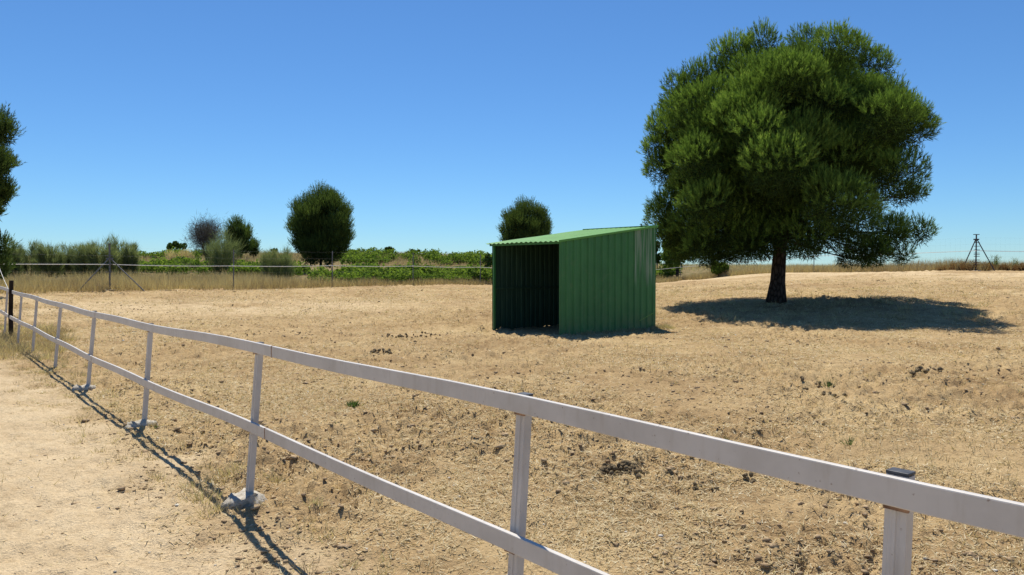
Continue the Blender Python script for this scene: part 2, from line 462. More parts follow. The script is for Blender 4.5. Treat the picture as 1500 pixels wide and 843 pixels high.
# wire fence line on the far side of the field
WF = [np.array(p) for p in ((-23.5, 22.5), (-17.3, 32.6), (-13.49, 36.7), (-9.68, 40.8), (-5.87, 44.9), (-2.06, 49.0), (1.75, 53.1), (5.56, 57.2), (9.5, 61.3), (14.9, 67.0), (20.9, 52.5), (25.7, 42.0), (32.0, 43.0))]
def beyond(x, y):
    """signed distance beyond the wire fence (positive on the vineyard side)"""
    best = np.full(np.shape(x), 1e9); sgn = np.zeros(np.shape(x))
    for a, b in zip(WF[:-1], WF[1:]):
        d = b - a; L = np.hypot(*d); d = d / L
        t = np.clip((x - a[0]) * d[0] + (y - a[1]) * d[1], 0, L)
        qx, qy = x - a[0] - d[0] * t, y - a[1] - d[1] * t
        dist = np.hypot(qx, qy); s = -(d[0] * (y - a[1]) - d[1] * (x - a[0]))
        upd = dist < best
        best = np.where(upd, dist, best); sgn = np.where(upd, np.where(s < 0, 1, -1), sgn)
    return best * sgn
by = beyond(X_, Y_)
fa = np.degrees(np.arctan2(X_, Y_))
band_left = np.exp(-((Y_ - 26.5 - .25 * (X_ + 12)) / 3.6) ** 2) * sstep(-1, -7, X_)
band_right = sstep(-13, -4, by) * sstep(6, 14, X_) * (by < 3)
pale = np.clip((.75 * band_left + .8 * band_right) * sstep(.25, .6, fbm(X_, Y_, .5, 3, 3.)) * 1.2, 0, .95)
weedy = sstep(1.0, 3.5, by) * .8 * (Y_ > 20)
me = np_mesh('ground', np.stack([X_, Y_, gz.ravel()], 1), quad, smooth=True, attrs={'path': pm, 'pale': pale, 'weedy': weedy})
tag(link('ground', me, M['ground']), 'dry straw-littered paddock soil with a pale sandy path beside the white fence', None, None, 'structure')

# ------------------------------------------------------------------ white railing
fence = thing('rail_fence', (F0[0], F0[1], 0), 'white painted two-rail metal fence running from the foreground to the far left', 'fence')
LEAN = 0.098
_RT = [-7, -4.5, -2.9, .12, 3.17, 6.2, 8.95, 11.6, 13.9, 15.3, 16.9, 21, 26]
_RZ = [1.054, 1.054, 1.059, 1.052, 1.015, 1.012, 1.03, 1.056, 1.07, 1.07, 1.12, 1.15, 1.15]
def rail_z(t):     # height of the rail's top edge along the fence
    return float(np.mean(np.interp([t - .5, t - .25, t, t + .25, t + .5], _RT, _RZ)))
post_t = [-4.49, -2.93, .12, 3.17, 6.2, 8.95, 11.6, 13.9, 16.5, 19.5]
FD3 = Vector((FD[0], FD[1], 0)); FN3 = Vector((FN[0], FN[1], 0))
LEAN_DIR = (FN3 * .9 + Vector((1, 0, 0)) * .1).normalized()
jit = random.Random(5)
for k, t in enumerate(post_t):
    b = Vector((F0[0], F0[1], 0)) + FD3 * t
    b.z = h1(b.x, b.y) - .12
    lean = LEAN * (1 + jit.uniform(-.12, .12)); side_l = jit.uniform(-.012, .012)
    topz = rail_z(t) + (-.007 if t < 0 else -.014)
    top = Vector((b.x, b.y, topz)) + LEAN_DIR * lean + FD3 * side_l
    back = FN3 * .0318
    up = (top - b).normalized()
    w, d = .029, .020
    # folded post: a box with two shallow ridges on the path side
    outline = [(-w, d), (-w, -d), (-w * .45, -d), (-w * .40, -d + .003), (-w * .1, -d + .003), (-w * .03, -d - .001), (w * .25, -d - .001), (w * .32, -d + .001), (w * .62, -d + .001), (w * .68, -d), (w, -d), (w, d)]
    mb = MB(); mb.prism(outline, b + back, top + back, FD3, FN3)
    po = mb.build('post', M['white'], fence)
    mc = MB(); mc.box(top + back + up * .006, FD3 * (w + .001), FN3 * (d + .002), up * .0045)
    bevel(mc.build('cap', M['cap'], po), .002)
rails = [(-6.2, -.24), (-.235, 5.82), (5.825, 11.9), (11.905, 18.0), (18.005, 26.0)]
for lvl, drop in ((0, 0.0), (1, .575)):
    for a, c in rails:
        mb = MB(); n = max(2, int((c - a) / .5)); hh = .078; th = .0115
        prev = None; V_ = []; F_ = []
        for i in range(n + 1):
            t = a + (c - a) * i / n
            z = rail_z(t) - drop + .006 * math.sin(t * 1.7 + lvl)
            frac = max(z, .1) / 1.08
            o_ = Vector((F0[0], F0[1], 0)) + FD3 * t + LEAN_DIR * (LEAN * frac) + FN3 * (-.006)
            if t > 21: pass
            for (q, zz) in ((-th, z - hh), (th, z - hh), (th, z), (-th, z)):
                V_.append(o_ + FN3 * q + Vector((0, 0, zz)))
            if i:
                p = (i - 1) * 4; r_ = i * 4
                for k in range(4): F_.append((p + k, p + (k + 1) % 4, r_ + (k + 1) % 4, r_ + k))
        F_.append((3, 2, 1, 0)); F_.append((n * 4, n * 4 + 1, n * 4 + 2, n * 4 + 3))
        mb.add(V_, F_)
        ro = bevel(mb.build('rail', M['white'], fence), .004, 2)
        # sleeve at the joint, a little smaller so that it shows as a rusty line
        if c < 20:
            t = c + .003; z = rail_z(t) - drop + .006 * math.sin(t * 1.7 + lvl)
            o_ = Vector((F0[0], F0[1], z - hh / 2)) + FD3 * t + LEAN_DIR * (LEAN * z / 1.08) + FN3 * (-.006)
            ms = MB(); ms.box(o_, FD3 * .0065, FN3 * (th + .0012), Vector((0, 0, hh / 2 + .0012)))
            ms.build('joint_sleeve', M['rust'], ro)
        # rust bleeding where posts meet the rail: small clamp plates
        for t in post_t:
            if a + .05 < t < c - .05:
                z = rail_z(t) - drop + .006 * math.sin(t * 1.7 + lvl)
                o_ = Vector((F0[0], F0[1], z - hh - .006)) + FD3 * t + LEAN_DIR * (LEAN * z / 1.08) + FN3 * .002
                ms = MB(); ms.box(o_, FD3 * .032, FN3 * .005, Vector((0, 0, .0055)))
                ms.build('weld', M['rust'], ro)
# concrete footings under the posts
for t, sx, sy in ((.12, .155, .115), (3.17, .15, .10), (6.2, .16, .12), (-2.93, .15, .11)):
    b = np.array(F0) + FD * t
    ph = rng.random((3, 3)) * 6
    v = ICO3_V.copy()
    nn = sum(am * np.sin(v @ (rng.normal(size=(3, 1)) * fr) + rng.uniform(0, 6)) for am, fr in ((.16, 2.5), (.12, 5), (.09, 9), (.07, 15)))
    v = v * (1 + nn) + rng.normal(size=v.shape) * .035
    v = v * np.array((sx, sy * 1.15, .135)) * .95
    v[:, 2] = np.minimum(v[:, 2], .088 + .014 * np.sin(v[:, 0] * 37 + v[:, 1] * 23))
    c3 = np.array((b[0], b[1], h1(b[0], b[1]) - .022))
    me = np_mesh('footing', v + c3 - np.array(fence.location), ICO3_F)
    link('footing', me, M['concrete'], fence)

# dark timber post with its thin cord
bp = Vector((*(np.array(F0) + FD * 15.3), 0)); bp.z = h1(bp.x, bp.y)
tp = thing('timber_post', bp, 'dark brown timber post standing taller than the white rails at the far left', 'post')
mb = MB(); mb.tube([bp + Vector((.05, .03, -.2)), bp + Vector((.05, .03, .6)), bp + Vector((.08, .03, 1.33))], [.05, .048, .045], 9)
mb.build('shaft', M['wood'], tp)
mb = MB(); e = at(-8, 26.5)
p0, p1 = bp + Vector((.06, .03, 1.02)), Vector((e[0], e[1], EYE + .55))
mb.tube([p0.lerp(p1, i / 6) - Vector((0, 0, .10 * math.sin(math.pi * i / 6))) for i in range(7)], .006, 5)
mb.build('cord', M['rope'], tp)

# ------------------------------------------------------------------ green field shelter
SO = Vector((1.155, 17.8, 0)); al = R(40)
U = Vector((math.cos(al), math.sin(al), 0)); W_ = Vector((-math.sin(al), math.cos(al), 0)); UP = Vector((0, 0, 1))
SL, SW = 3.40, 2.60
sh = thing('field_shelter', (SO.x, SO.y, 0), 'small green corrugated metal field shelter with sloping roof and open front', 'shelter')
def roofz(u): return 2.215 + (2.66 - 2.215) * u / SL
def rib_profile(length, pitch, depth, start=0.0):
    pts = []; x = -start
    while x < length + 1e-6:
        for f, d in ((0, 0), (.56, 0), (.66, 1), (.88, 1), (.98, 0)):
            q = x + f * pitch
            if -1e-9 <= q <= length: pts.append((q, d * depth))
        x += pitch
    if pts[0][0] > 1e-4: pts.insert(0, (0.0, 0.0))
    if pts[-1][0] < length - 1e-4: pts.append((length, 0.0))
    return pts
def ribbed_wall(org, along, outn, length, zb, zt, pitch, depth, nsheets, material, worn=(), flip=False):
    L1 = length / nsheets
    for k in range(nsheets):
        a0, a1 = k * L1, (k + 1) * L1 + (.02 if k < nsheets - 1 else 0)
        prof = [(a, d) for a, d in rib_profile(length + .02, pitch, depth) if a0 - 1e-6 <= a <= a1 + 1e-6]
        v = []; f = []
        lift = .0025 * (k % 2)
        for a, d in prof:
            p = org + along * a + outn * (d + lift)
            zs = (zb(a), (zb(a) + zt(a)) / 2, zt(a))
            for z in zs: v.append(Vector((p.x, p.y, z)))
        for i in range(len(prof) - 1):
            for j in range(2):
                q = i * 3 + j; f.append((q, q + 3, q + 4, q + 1))
        mb = MB(); mb.add(v, f)
        o = mb.build('wall_sheet', M['green_worn'] if k in worn else material, sh)
        if k in worn: o['label'] = 'wall sheet with pale vertical scratches'
        if flip: o.data.materials.clear(); o.data.materials.append(M['inner_dark']); o.data.materials.append(material)
        else: o.data.materials.append(M['inner_dark'])
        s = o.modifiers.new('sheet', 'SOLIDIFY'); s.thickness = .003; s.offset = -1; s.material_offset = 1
rr = random.Random(11)
def foot(p): return h1(p.x, p.y) - .035
gap = [rr.uniform(-.02, .05) for _ in range(40)]
ribbed_wall(SO, U, -W_, SL, lambda a: -.06 + .0 * a, lambda a: roofz(a) - .012, .2429, .034, 4, M['green'], (3,))
ribbed_wall(SO + W_ * SW, U, W_, SL, lambda a: foot(SO + W_ * SW + U * a) + .045 * math.sin(a * 2.3) * math.sin(a * 5.1 + 1), lambda a: roofz(a) - .012, .17, .024, 4, M['green'], flip=True)
ribbed_wall(SO + U * SL, W_, U, SW, lambda a: foot(SO + U * SL + W_ * a) + .022 * math.sin(a * 4.1 + 2), lambda a: roofz(SL) - .012, .17, .024, 3, M['green'])
# corner angles and front frame
def bar(name, a, b, w, d, xa, ya, material=None):
    mb = MB(); mb.prism([(-w, -d), (w, -d), (w, d), (-w, d)], a, b, xa, ya)
    return bevel(mb.build(name, material or M['green'], sh), .003, 1)
for (cu, cv, z0, nm) in ((.03, .045, -.05, 'frame_post'), (.03, SW - .045, -.12, 'frame_post'), (SL - .045, .045, -.05, 'frame_post'), (SL - .045, SW - .045, -.05, 'frame_post')):
    c = SO + U * cu + W_ * cv
    bar(nm, Vector((c.x, c.y, z0)), Vector((c.x, c.y, roofz(cu) - .035)), .028, .028, U, W_)
c0, c1 = SO + W_ * (-.02), SO + W_ * (SW + .06)
bar('front_beam', Vector((c0.x, c0.y, roofz(0) - .032)) - U * .022, Vector((c1.x, c1.y, roofz(0) - .032)) - U * .022, .020, .030, U, UP)
for cu in (1.1, 2.2, 3.3):
    p, q = SO + U * cu + W_ * .03, SO + U * cu + W_ * (SW - .03)
    bar('purlin', Vector((p.x, p.y, roofz(cu) - .045)), Vector((q.x, q.y, roofz(cu) - .045)), .02, .022, U, UP)
for cv in (.04, SW - .04):
    for zf in (.5,):
        p, q = SO + W_ * cv + U * .06, SO + W_ * cv + U * (SL - .07)
        bar('girt', Vector((p.x, p.y, 1.05)), Vector((q.x, q.y, 1.05)), .014, .022, W_, UP, M['inner_dark'])
# corner flashing at the rear right edge
c = SO + U * (SL + .006) - W_ * .016
bar('corner_trim', Vector((c.x, c.y, -.05)), Vector((c.x, c.y, roofz(SL) - .01)), .012, .012, U, W_)
# roof sheets, ribs running up the slope
rsl = Vector((U.x, U.y, (2.66 - 2.215) / SL)).normalized()
rn = rsl.cross(W_).normalized()
if rn.z < 0: rn = -rn
prof = [(a, .0125 - .0125 * math.cos(2 * math.pi * a / .178)) for a in np.arange(0, SW + .17, .178 / 8)]
nsh = 3
for k in range(nsh):
    a0, a1 = k * (SW + .17) / nsh, (k + 1) * (SW + .17) / nsh + .03
    pp = [(a, d) for a, d in prof if a0 - 1e-6 <= a <= a1 + 1e-6]
    v = []; f = []
    for a, d in pp:
        for uu in np.linspace(-.13, SL + .07, 7):
            o_ = SO + W_ * (a - .05) + U * uu
            v.append(Vector((o_.x, o_.y, roofz(uu) + .003 * math.sin(uu * 3 + a * 2))) + rn * (d + .003 * (k % 2)))
    for i in range(len(pp) - 1):
        for j in range(6):
            q = i * 7 + j; f.append((q, q + 1, q + 8, q + 7))
    mb = MB(); mb.add(v, f)
    o = mb.build('roof_sheet', M['green_roof'], sh)
    o.data.materials.append(M['inner_dark'])
    s = o.modifiers.new('sheet', 'SOLIDIFY'); s.thickness = .003; s.offset = -1; s.material_offset = 1
p, q = SO - W_ * .056 - U * .13, SO - W_ * .056 + U * (SL + .07)
bar('verge_trim', Vector((p.x, p.y, roofz(-.13) + .012)), Vector((q.x, q.y, roofz(SL + .07) + .012)), .006, .026, W_, UP, M['green_roof'])
p, q = SO + U * (SL + .05) - W_ * .05, SO + U * (SL + .05) + W_ * (SW + .1)
bar('ridge_trim', Vector((p.x, p.y, roofz(SL) + .02)), Vector((q.x, q.y, roofz(SL) + .02)), .012, .034, U, UP, M['green'])
c = SO + U * (SL - .05) + W_ * .42
mb = MB(); mb.tube([Vector((c.x, c.y, roofz(SL))), Vector((c.x, c.y, roofz(SL) + .09))], .012, 6); mb.tube([Vector((c.x, c.y, roofz(SL) + .08)), Vector((c.x, c.y, roofz(SL) + .105))], .03, 6)
mb.build('bolt', M['steel'], sh)
# loose bent strip of trim leaning on the wall foot
a_, b_ = SO + U * 2.75 - W_ * .04, SO + U * 3.3 - W_ * .04
bar('bent_strip', Vector((a_.x, a_.y, .22)), Vector((b_.x, b_.y, .40)), .004, .012, W_, UP, M['green_roof'])

# ------------------------------------------------------------------ far wire fence
fx = Vector((WF[1][0], WF[1][1], 0)); fx.z = g1(fx.x, fx.y)
wf = thing('wire_fence', fx, 'tall thin wire fence with a white rope across the far edge of the paddock', 'fence')
def gp(p, z=0): return Vector((p[0], p[1], g1(p[0], p[1]) + z))
corner = (1, 11)
for i, p in enumerate(WF):
    if i in corner or i == 0: continue
    mb = MB(); mb.tube([gp(p, -.2), gp(p, 1.0) + Vector((.01, 0, 0)), gp(p, 1.92) + Vector((.02, 0, 0))], .028, 7)
    po = mb.build('post', M['galv'], wf)
    mi = MB(); mi.box(gp(p, 1.13) + Vector((.01, -.04, 0)), (.03, 0, 0), (0, .03, 0), (0, 0, .035)); mi.build('insulator', M['rope'], po)
mw = MB(); mr = MB()
for i in range(len(WF) - 1):
    a, b = WF[i], WF[i + 1]
    for z in (.25, .5, .8, 1.15, 1.5, 1.85):
        mw.tube([gp(a, z), gp(b, z)], .0011, 3, False)
    n = int(np.hypot(*(b - a)) / .3)
    for j in range(1, n):
        q = a + (b - a) * j / n
        z0, z1 = gp(a).lerp(gp(b), j / n), None
        mw.tube([z0 + Vector((q[0] - z0.x, q[1] - z0.y, .25)), z0 + Vector((q[0] - z0.x, q[1] - z0.y, 1.85))], .0008, 3, False)
    pts = [gp(a, 1.13).lerp(gp(b, 1.13), j / 6) - Vector((0, 0, .035 * math.sin(math.pi * j / 6))) for j in range(7)]
    mr.tube([q + Vector((0, -.08, 0)) for q in pts], .014, 5)
mw.build('wire_mesh', M['galv'], wf); mr.build('rope', M['rope'], wf)

def corner_post(p, feet, label, dark, bars, height):
    c = gp(p)
    t = thing('corner_post', c, label, 'fence post', 'braced corner posts of the wire fence')
    mt = M['steel'] if dark else M['galv']
    mb = MB(); mb.tube([c + Vector((0, 0, -.2)), c + Vector((0, 0, height))], .036, 9); mb.build('post', mt, t)
    for fpt in feet:
        q = gp(fpt, .03)
        top = c + Vector((0, 0, height * (.86 if dark else .68)))
        s = (q - top); s.z = 0; s = s.normalized() * .05
        mb = MB(); mb.tube([top + s, q], .028 if dark else .024, 8); mb.build('brace', mt, t)
    mb = MB(); mb.box(c + Vector((0, 0, height * (.87 if dark else .69))), (.13, 0, 0), (0, .06, 0), (0, 0, .035)); mb.build('collar', mt, t)
    mb = MB(); mb.box(c + Vector((0, 0, height + .01)), (.15 if dark else .06, 0, 0), (0, .05, 0), (0, 0, .018)); mb.build('cap', mt, t)
    for z in bars:
        mb = MB(); mb.tube([c + Vector((-.16, -.06, z)), c + Vector((.16, -.06, z))], .017, 6); mb.build('insulator', mt, t)
    mb = MB(); mb.box(c + Vector((0, 0, .0)), (.18, 0, 0), (0, .18, 0), (0, 0, .05)); bevel(mb.build('base', M['concrete'], t), .02)
corner_post(WF[1], [at(114, 31.5), at(211, 32.6)], 'galvanised wire fence post with two sloping braces at the left corner of the paddock', False, (.8, 1.13, 1.5), 2.0)
corner_post(WF[11], [at(1409, 43.0), at(1457, 41.2)], 'dark corner post with two braces and short rungs standing against the sky', True, (.35, .48, .62, .82, .92, 1.0, 1.18, 1.38, 1.58), 2.02)

# ------------------------------------------------------------------ pines
def pine(name, base, label, center_h, radii, nlobes, lobe_r, shoots, slen, needles, nlen, nwid, trunk_r, seed, group=None, extra=(), drop=None,
         material=None, inner=.35, offset=(0, 0), trunk_bend=(0, 0), branches=True, up=.75, cut=-.75, flat=1.0, fill=150, floor=None, power=2.0, spread0=.55, fwid=2.2, candle=1.0, vary=0.0):
    rg = np.random.default_rng(seed)
    bx, by_ = base; bz = g1(bx, by_)
    t = thing(name, (bx, by_, bz), label, 'tree', group)
    C0 = np.array((offset[0], offset[1], center_h)); rad_ = np.array(radii)
    k = np.arange(nlobes) + .5
    phi = np.arccos(1 - 2 * k / nlobes); th = math.pi * (1 + 5 ** .5) * k
    d = np.stack([np.cos(th) * np.sin(phi), np.sin(th) * np.sin(phi), np.cos(phi)], 1)
    d = unit(d + rg.normal(size=d.shape) * .16)
    sup = 1 / (np.abs(d) ** power).sum(1) ** (1 / power)
    lr = lobe_r * rg.uniform(.7, 1.3, nlobes)
    fac = 1 - lr / rad_.min() * rg.uniform(.75 - vary, 1.1 + vary, nlobes)
    fac = np.where(rg.random(nlobes) < inner, fac * rg.uniform(.35, .8, nlobes), fac)
    c = C0 + d * rad_ * (fac * sup)[:, None]
    keep = d[:, 2] > cut
    if drop is not None: keep &= np.array([not drop(q) for q in c])
    c, lr, d = c[keep], lr[keep], d[keep]
    for (ex, ey, ez, er) in extra:
        c = np.vstack([c, (ex, ey, ez)]); lr = np.append(lr, er); d = np.vstack([d, unit(np.array((ex, ey, ez)) - C0)])
    if floor is not None: c[:, 2] = np.maximum(c[:, 2], floor + lr * .35)
    cid = np.repeat(np.arange(len(c)), np.maximum(6, (shoots * (lr / lobe_r) ** 2)).astype(int))
    n = len(cid)
    lobe_t = rg.normal(size=len(c)) * .10
    bias = unit(d[cid] * .40 + np.array((0, 0, .85)))
    s = unit(unit(rg.normal(size=(n, 3))) + bias * 1.05)
    rr_ = rg.uniform(.8, .97, n)
    bump_ = 1 + .12 * np.sin(s[:, 0] * 5 + cid) + .08 * np.sin(s[:, 1] * 7 + cid * 2)
    p = c[cid] + s * (lr[cid] * rr_ * bump_)[:, None] * np.array((1, 1, .85 * flat))
    vert = np.clip((s[:, 2] - .25) / .6, 0, 1) * candle
    a = unit(s * .9 + np.column_stack([np.zeros(n), np.zeros(n), up * (.8 + .9 * vert)]) + rg.normal(size=(n, 3)) * (.28 - .12 * vert)[:, None])
    L = slen * rg.uniform(.6, 1.4, n) * (1 + 1.0 * vert)
    idx = np.repeat(np.arange(n), needles)
    m_ = len(idx)
    along = rg.random(m_)
    q = p[idx] + a[idx] * (L[idx] * along)[:, None]
    side = unit(np.cross(a[idx], rg.normal(size=(m_, 3))))
    spread = spread0 * (1.15 - .6 * along) * (1 - .55 * vert[idx])
    nd = unit(a[idx] * .75 + side * spread[:, None])
    ln = nlen * rg.uniform(.7, 1.2, m_) * (1 - .25 * vert[idx])
    v, f = blades(q, nd, ln, nwid, rg)
    shoot_t = rg.normal(size=n) * .12
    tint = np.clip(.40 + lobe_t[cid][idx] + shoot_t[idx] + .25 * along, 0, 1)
    # looser needles inside every clump, inner shade painted in as a dark tint
    fid = np.repeat(np.arange(len(c)), np.maximum(8, (fill * (lr / lobe_r) ** 1.6)).astype(int)); m2 = len(fid)
    s2 = unit(rg.normal(size=(m2, 3)))
    p2 = c[fid] + s2 * (lr[fid] * (.86 * rg.random(m2) ** .45))[:, None] * np.array((1, 1, .8 * flat))
    v2, f2 = blades(p2, unit(s2 * .5 + rg.normal(size=(m2, 3)) * .6 + np.array((0, 0, .2))), nlen * 1.45 * rg.uniform(.7, 1.3, m2), nwid * fwid, rg)
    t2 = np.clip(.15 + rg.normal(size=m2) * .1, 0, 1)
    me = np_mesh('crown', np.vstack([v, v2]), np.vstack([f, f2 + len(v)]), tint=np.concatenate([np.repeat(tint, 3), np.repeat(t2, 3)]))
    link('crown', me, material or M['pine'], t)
    # trunk
    topz = center_h + rad_[2] * .55
    mb = MB(); pts = []; rs = []
    for i in range(9):
        q_ = i / 8
        pts.append(Vector((bx + offset[0] * q_ * .8 + trunk_bend[0] * math.sin(q_ * 2.6), by_ + offset[1] * q_ * .8 + trunk_bend[1] * math.sin(q_ * 3), bz - .15 + topz * q_)))
        rs.append(trunk_r * (1.35 if i == 0 else 1) * (1 - .8 * q_))
    mb.tube(pts, rs, 12)
    mb.build('trunk', M['bark'], t, True)
    if branches:
        for j in range(0, len(c)):
            if j % 2 and j < len(c) - len(extra): continue
            e = Vector((bx + c[j][0], by_ + c[j][1], bz + c[j][2]))
            tz = max(center_h - rad_[2] * .85 + abs(rg.normal()) * .7, min(topz * .93, c[j][2] - .45 * math.hypot(c[j][0], c[j][1]) + rg.uniform(-.3, .3)))
            q_ = min(.97, max(.1, (tz + .15) / topz)); i = min(7, int(q_ * 8)); st = pts[i].lerp(pts[i + 1], q_ * 8 - i)
            r0 = max(.015, trunk_r * .17 * (1 - .6 * q_))
            mid_ = st.lerp(e, .55) + Vector((rg.normal() * .15, rg.normal() * .15, .1 + rg.normal() * .12))
            mb = MB(); mb.tube([st, st.lerp(mid_, .55) + Vector((0, 0, .04)), mid_, e], [r0, r0 * .8, r0 * .6, r0 * .22], 6, False)
            for _ in range(4):
                e2 = e + Vector(np.clip(rg.normal(size=3), -1.2, 1.2)) * lr[j] * .3
                s2 = mid_.lerp(e, rg.uniform(.1, .8))
                mb.tube([s2, s2.lerp(e2, .5) + Vector((0, 0, .05)), e2], [r0 * .32, r0 * .25, r0 * .12], 4, False)
            mb.build('branch', M['bark'], t, True)
    return t
BX, BD = 9.06, 26.0
SCL = BD / F_PX
def bt(px, py, depth=0.0, r=1.0):    # a lobe of the big pine: photo pixel -> offset from the trunk base
    return ((px - 1137) * SCL * (1 + depth / BD) + (px - 750) * 0, depth, (443 - py) * SCL * (1 + depth / BD), r)
extra = [bt(1145, 295, -4.3, 1.05), bt(1065, 242, -4.1, 1.05), bt(1050, 195, -3.5, .8), bt(985, 240, -2.2, .9), bt(1268, 185, -3.2, .85), bt(1185, 80, -2.2, .85), bt(1110, 120, -2.9, .9), bt(1245, 255, -3.9, .8),
         bt(1225, 175, -4.1, .9), bt(1000, 300, -2.4, .9),
         bt(1340, 285, 0, .42), bt(1325, 290, .5, .5), bt(1345, 345, 0, .5), bt(1320, 342, .8, .55), bt(1290, 352, -.5, .75), bt(1290, 375, .6, .6), bt(1260, 372, -1, .6), bt(1268, 388, .4, .3), bt(1320, 378, 0, .35),
         bt(1000, 345, 0, .8), bt(1030, 362, 1.2, .8), bt(1040, 340, -1.5, 1.0), bt(985, 310, .3, .7), bt(980, 255, .5, .75), bt(970, 228, .5, .6), bt(980, 195, .6, .6), bt(1005, 140, .3, .7), bt(1035, 125, .2, .8), bt(1075, 92, .2, .8), bt(1115, 78, .1, .75), bt(1010, 365, -1.2, .7), bt(1075, 362, -1.4, .7),
         bt(1290, 205, -.5, .7), bt(1300, 165, .4, .62), bt(1305, 215, .2, .5), bt(1280, 110, .3, .75), bt(1250, 92, .3, .75), bt(1180, 76, .2, .7),
         bt(1205, 370, 1.5, .5), bt(1100, 372, 1.2, .6), bt(1060, 376, .5, .55), bt(1010, 372, .8, .55), bt(1045, 380, .3, .5), bt(1075, 372, .2, .5), bt(985, 352, .4, .55), bt(985, 330, .6, .7), bt(1012, 335, -1, .9), bt(1060, 355, .5, .9), bt(1085, 345, -1.5, .9), bt(1250, 362, .4, .6), bt(1235, 382, -.3, .4),
         bt(1290, 312, 2.0, .8), bt(1180, 355, 2.0, .7), bt(1140, 345, -2.2, .95), bt(1095, 352, -1.2, .85), bt(1178, 345, -1.6, .8), bt(1120, 366, .2, .6), bt(1165, 368, .8, .5), bt(1210, 330, -2.2, .9)]
def gap_zone(q):
    """open lower right of the crown, where sky shows between the limbs"""
    px, py = 1137 + q[0] / SCL, 443 - q[2] / SCL
    return (1205 < px < 1280 and py > 300 and q[1] < 3.2) or (px > 1255 and 322 < py) or (1320 < px and 235 < py < 262)
pine('pine_tree', (BX, BD), 'large dense round-crowned pine tree on a dark trunk right of the green shelter', 5.02, (4.15, 4.0, 3.45), 92, 1.25, 470, .19, 19, .13, .016, .28, 21,
     extra=extra, drop=gap_zone, offset=(.12, 0), trunk_bend=(.14, 0), cut=-.97, fill=2300, floor=1.3, inner=.26, power=2.6, up=.8, fwid=1.6, spread0=.7, candle=.65, vary=.17)
def far_pine(px, d, top, bot, wpx, label, seed, nl=60, shoots=60, wid=.022, cx=0, lobe=.62, **kw):
    x, y = at(px, d)
    gz_ = g1(x, y)
    zt = EYE + ray(px, top)[1] * d; zb = EYE + ray(px, bot)[1] * d
    h_ = zt - gz_; low = max(-.3, zb - gz_)
    rz = (h_ - low) / 2; rx = wpx * d / F_PX / 2
    return pine('pine_tree', (x, y), label, low + rz, (rx, rx, rz), nl, lobe * rx / 2.4, shoots, .55, 18, .13, wid * .9, .12, seed, 'pines beyond the wire fence', material=M['pine_far'], branches=False, inner=.4, fill=240, fwid=2.6, spread0=.5, candle=.25, **kw)
far_pine(470, 58, 276, 402, 92, 'dark egg-shaped pine standing alone beyond the wire fence in the middle distance', 31, 130, 85, .024, up=1.5, cut=-.99, lobe=.55, power=1.8)
far_pine(770, 64, 296, 392, 74, 'bushy pine rising behind the roof of the green shelter', 32, 90, 75, .026, up=1.5, cut=-.95, lobe=.52, power=1.7)
far_pine(349, 84, 321, 384, 42, 'small dark pine partly hidden behind the bare grey shrub', 33, 50, 45, .034, up=1.0, cut=-.95)
far_pine(372, 90, 352, 386, 14, 'tiny pine sapling just right of the small dark pine', 36, 16, 40, .034, up=1.0, cut=-.95)
# tall pine at the left edge
x, y = at(-80, 27.5)
pine('pine_tree', (x, y), 'tall pine cut off by the left edge of the view behind the railing', 3.9, (2.05, 2.05, 3.2), 110, .6, 150, .28, 16, .13, .020, .2, 34, 'pines beyond the wire fence', material=M['pine_far'],
     extra=[(2.2, 0, 5.6, .42), (1.9, .2, 6.1, .4), (2.35, -.1, 5.9, .25), (1.9, .2, 4.6, .4), (1.65, 0, 4.2, .4), (1.85, .1, 1.5, .45), (1.8, .1, .8, .45)], branches=False, up=1.0, cut=-.95, fill=650, candle=.4)

# ------------------------------------------------------------------ shrubs
def broom(px, d, top, wpx, label, seed, n=1500, name='broom_shrub', group='broom shrubs beyond the wire fence', wid=.016, material=None, open_=.85, bits=1):
    rg = np.random.default_rng(seed)
    x, y = at(px, d); z = g1(x, y)
    h_ = (EYE + ray(px, top)[1] * d - z) * 1.08; r_ = wpx * d / F_PX / 2
    t = thing(name, (x, y, z), label, 'shrub', group)
    ncl = 16
    ca = rg.uniform(0, 2 * math.pi, ncl); cr = np.sqrt(rg.random(ncl)) * r_ * .72
    chh = h_ * (1 - .38 * (cr / r_) ** 2) * rg.uniform(.55, 1.04, ncl)
    ci = rg.integers(0, ncl, n)
    q = rg.random(n) ** .7
    base = np.stack([np.cos(ca[ci]) * cr[ci], np.sin(ca[ci]) * cr[ci], np.zeros(n)], 1)
    p = base * (.85 + .15 * q)[:, None] + rg.normal(size=(n, 3)) * np.array((.16, .16, .0)) * (r_ * .6 * (.85 + .3 * q))[:, None]
    p[:, 2] = q * chh[ci] * .82
    dd = unit(np.stack([p[:, 0] / r_ * open_, p[:, 1] / r_ * open_, np.ones(n)], 1) + rg.normal(size=(n, 3)) * .36)
    L = rg.uniform(.2, .5, n) * h_ * .42
    v, f = blades(p, dd, L, wid, rg)
    tint = np.clip(.3 + .45 * q + rg.normal(size=n) * .16 + (rg.normal(size=ncl) * .1)[ci], 0, 1)
    link('foliage', np_mesh('foliage', v, f, tint=np.repeat(tint, 3)), material or M['broom'], t)
    mb = MB()
    for k in range(6):
        e = Vector((math.cos(ca[k]) * cr[k], math.sin(ca[k]) * cr[k], chh[k] * .5))
        mb.tube([Vector((x, y, z - .1)) + e * .03, Vector((x, y, z)) + e * .6, Vector((x, y, z)) + e], [.035, .022, .01], 5, False)
    mb.build('stem', M['bark'], t)
    return t
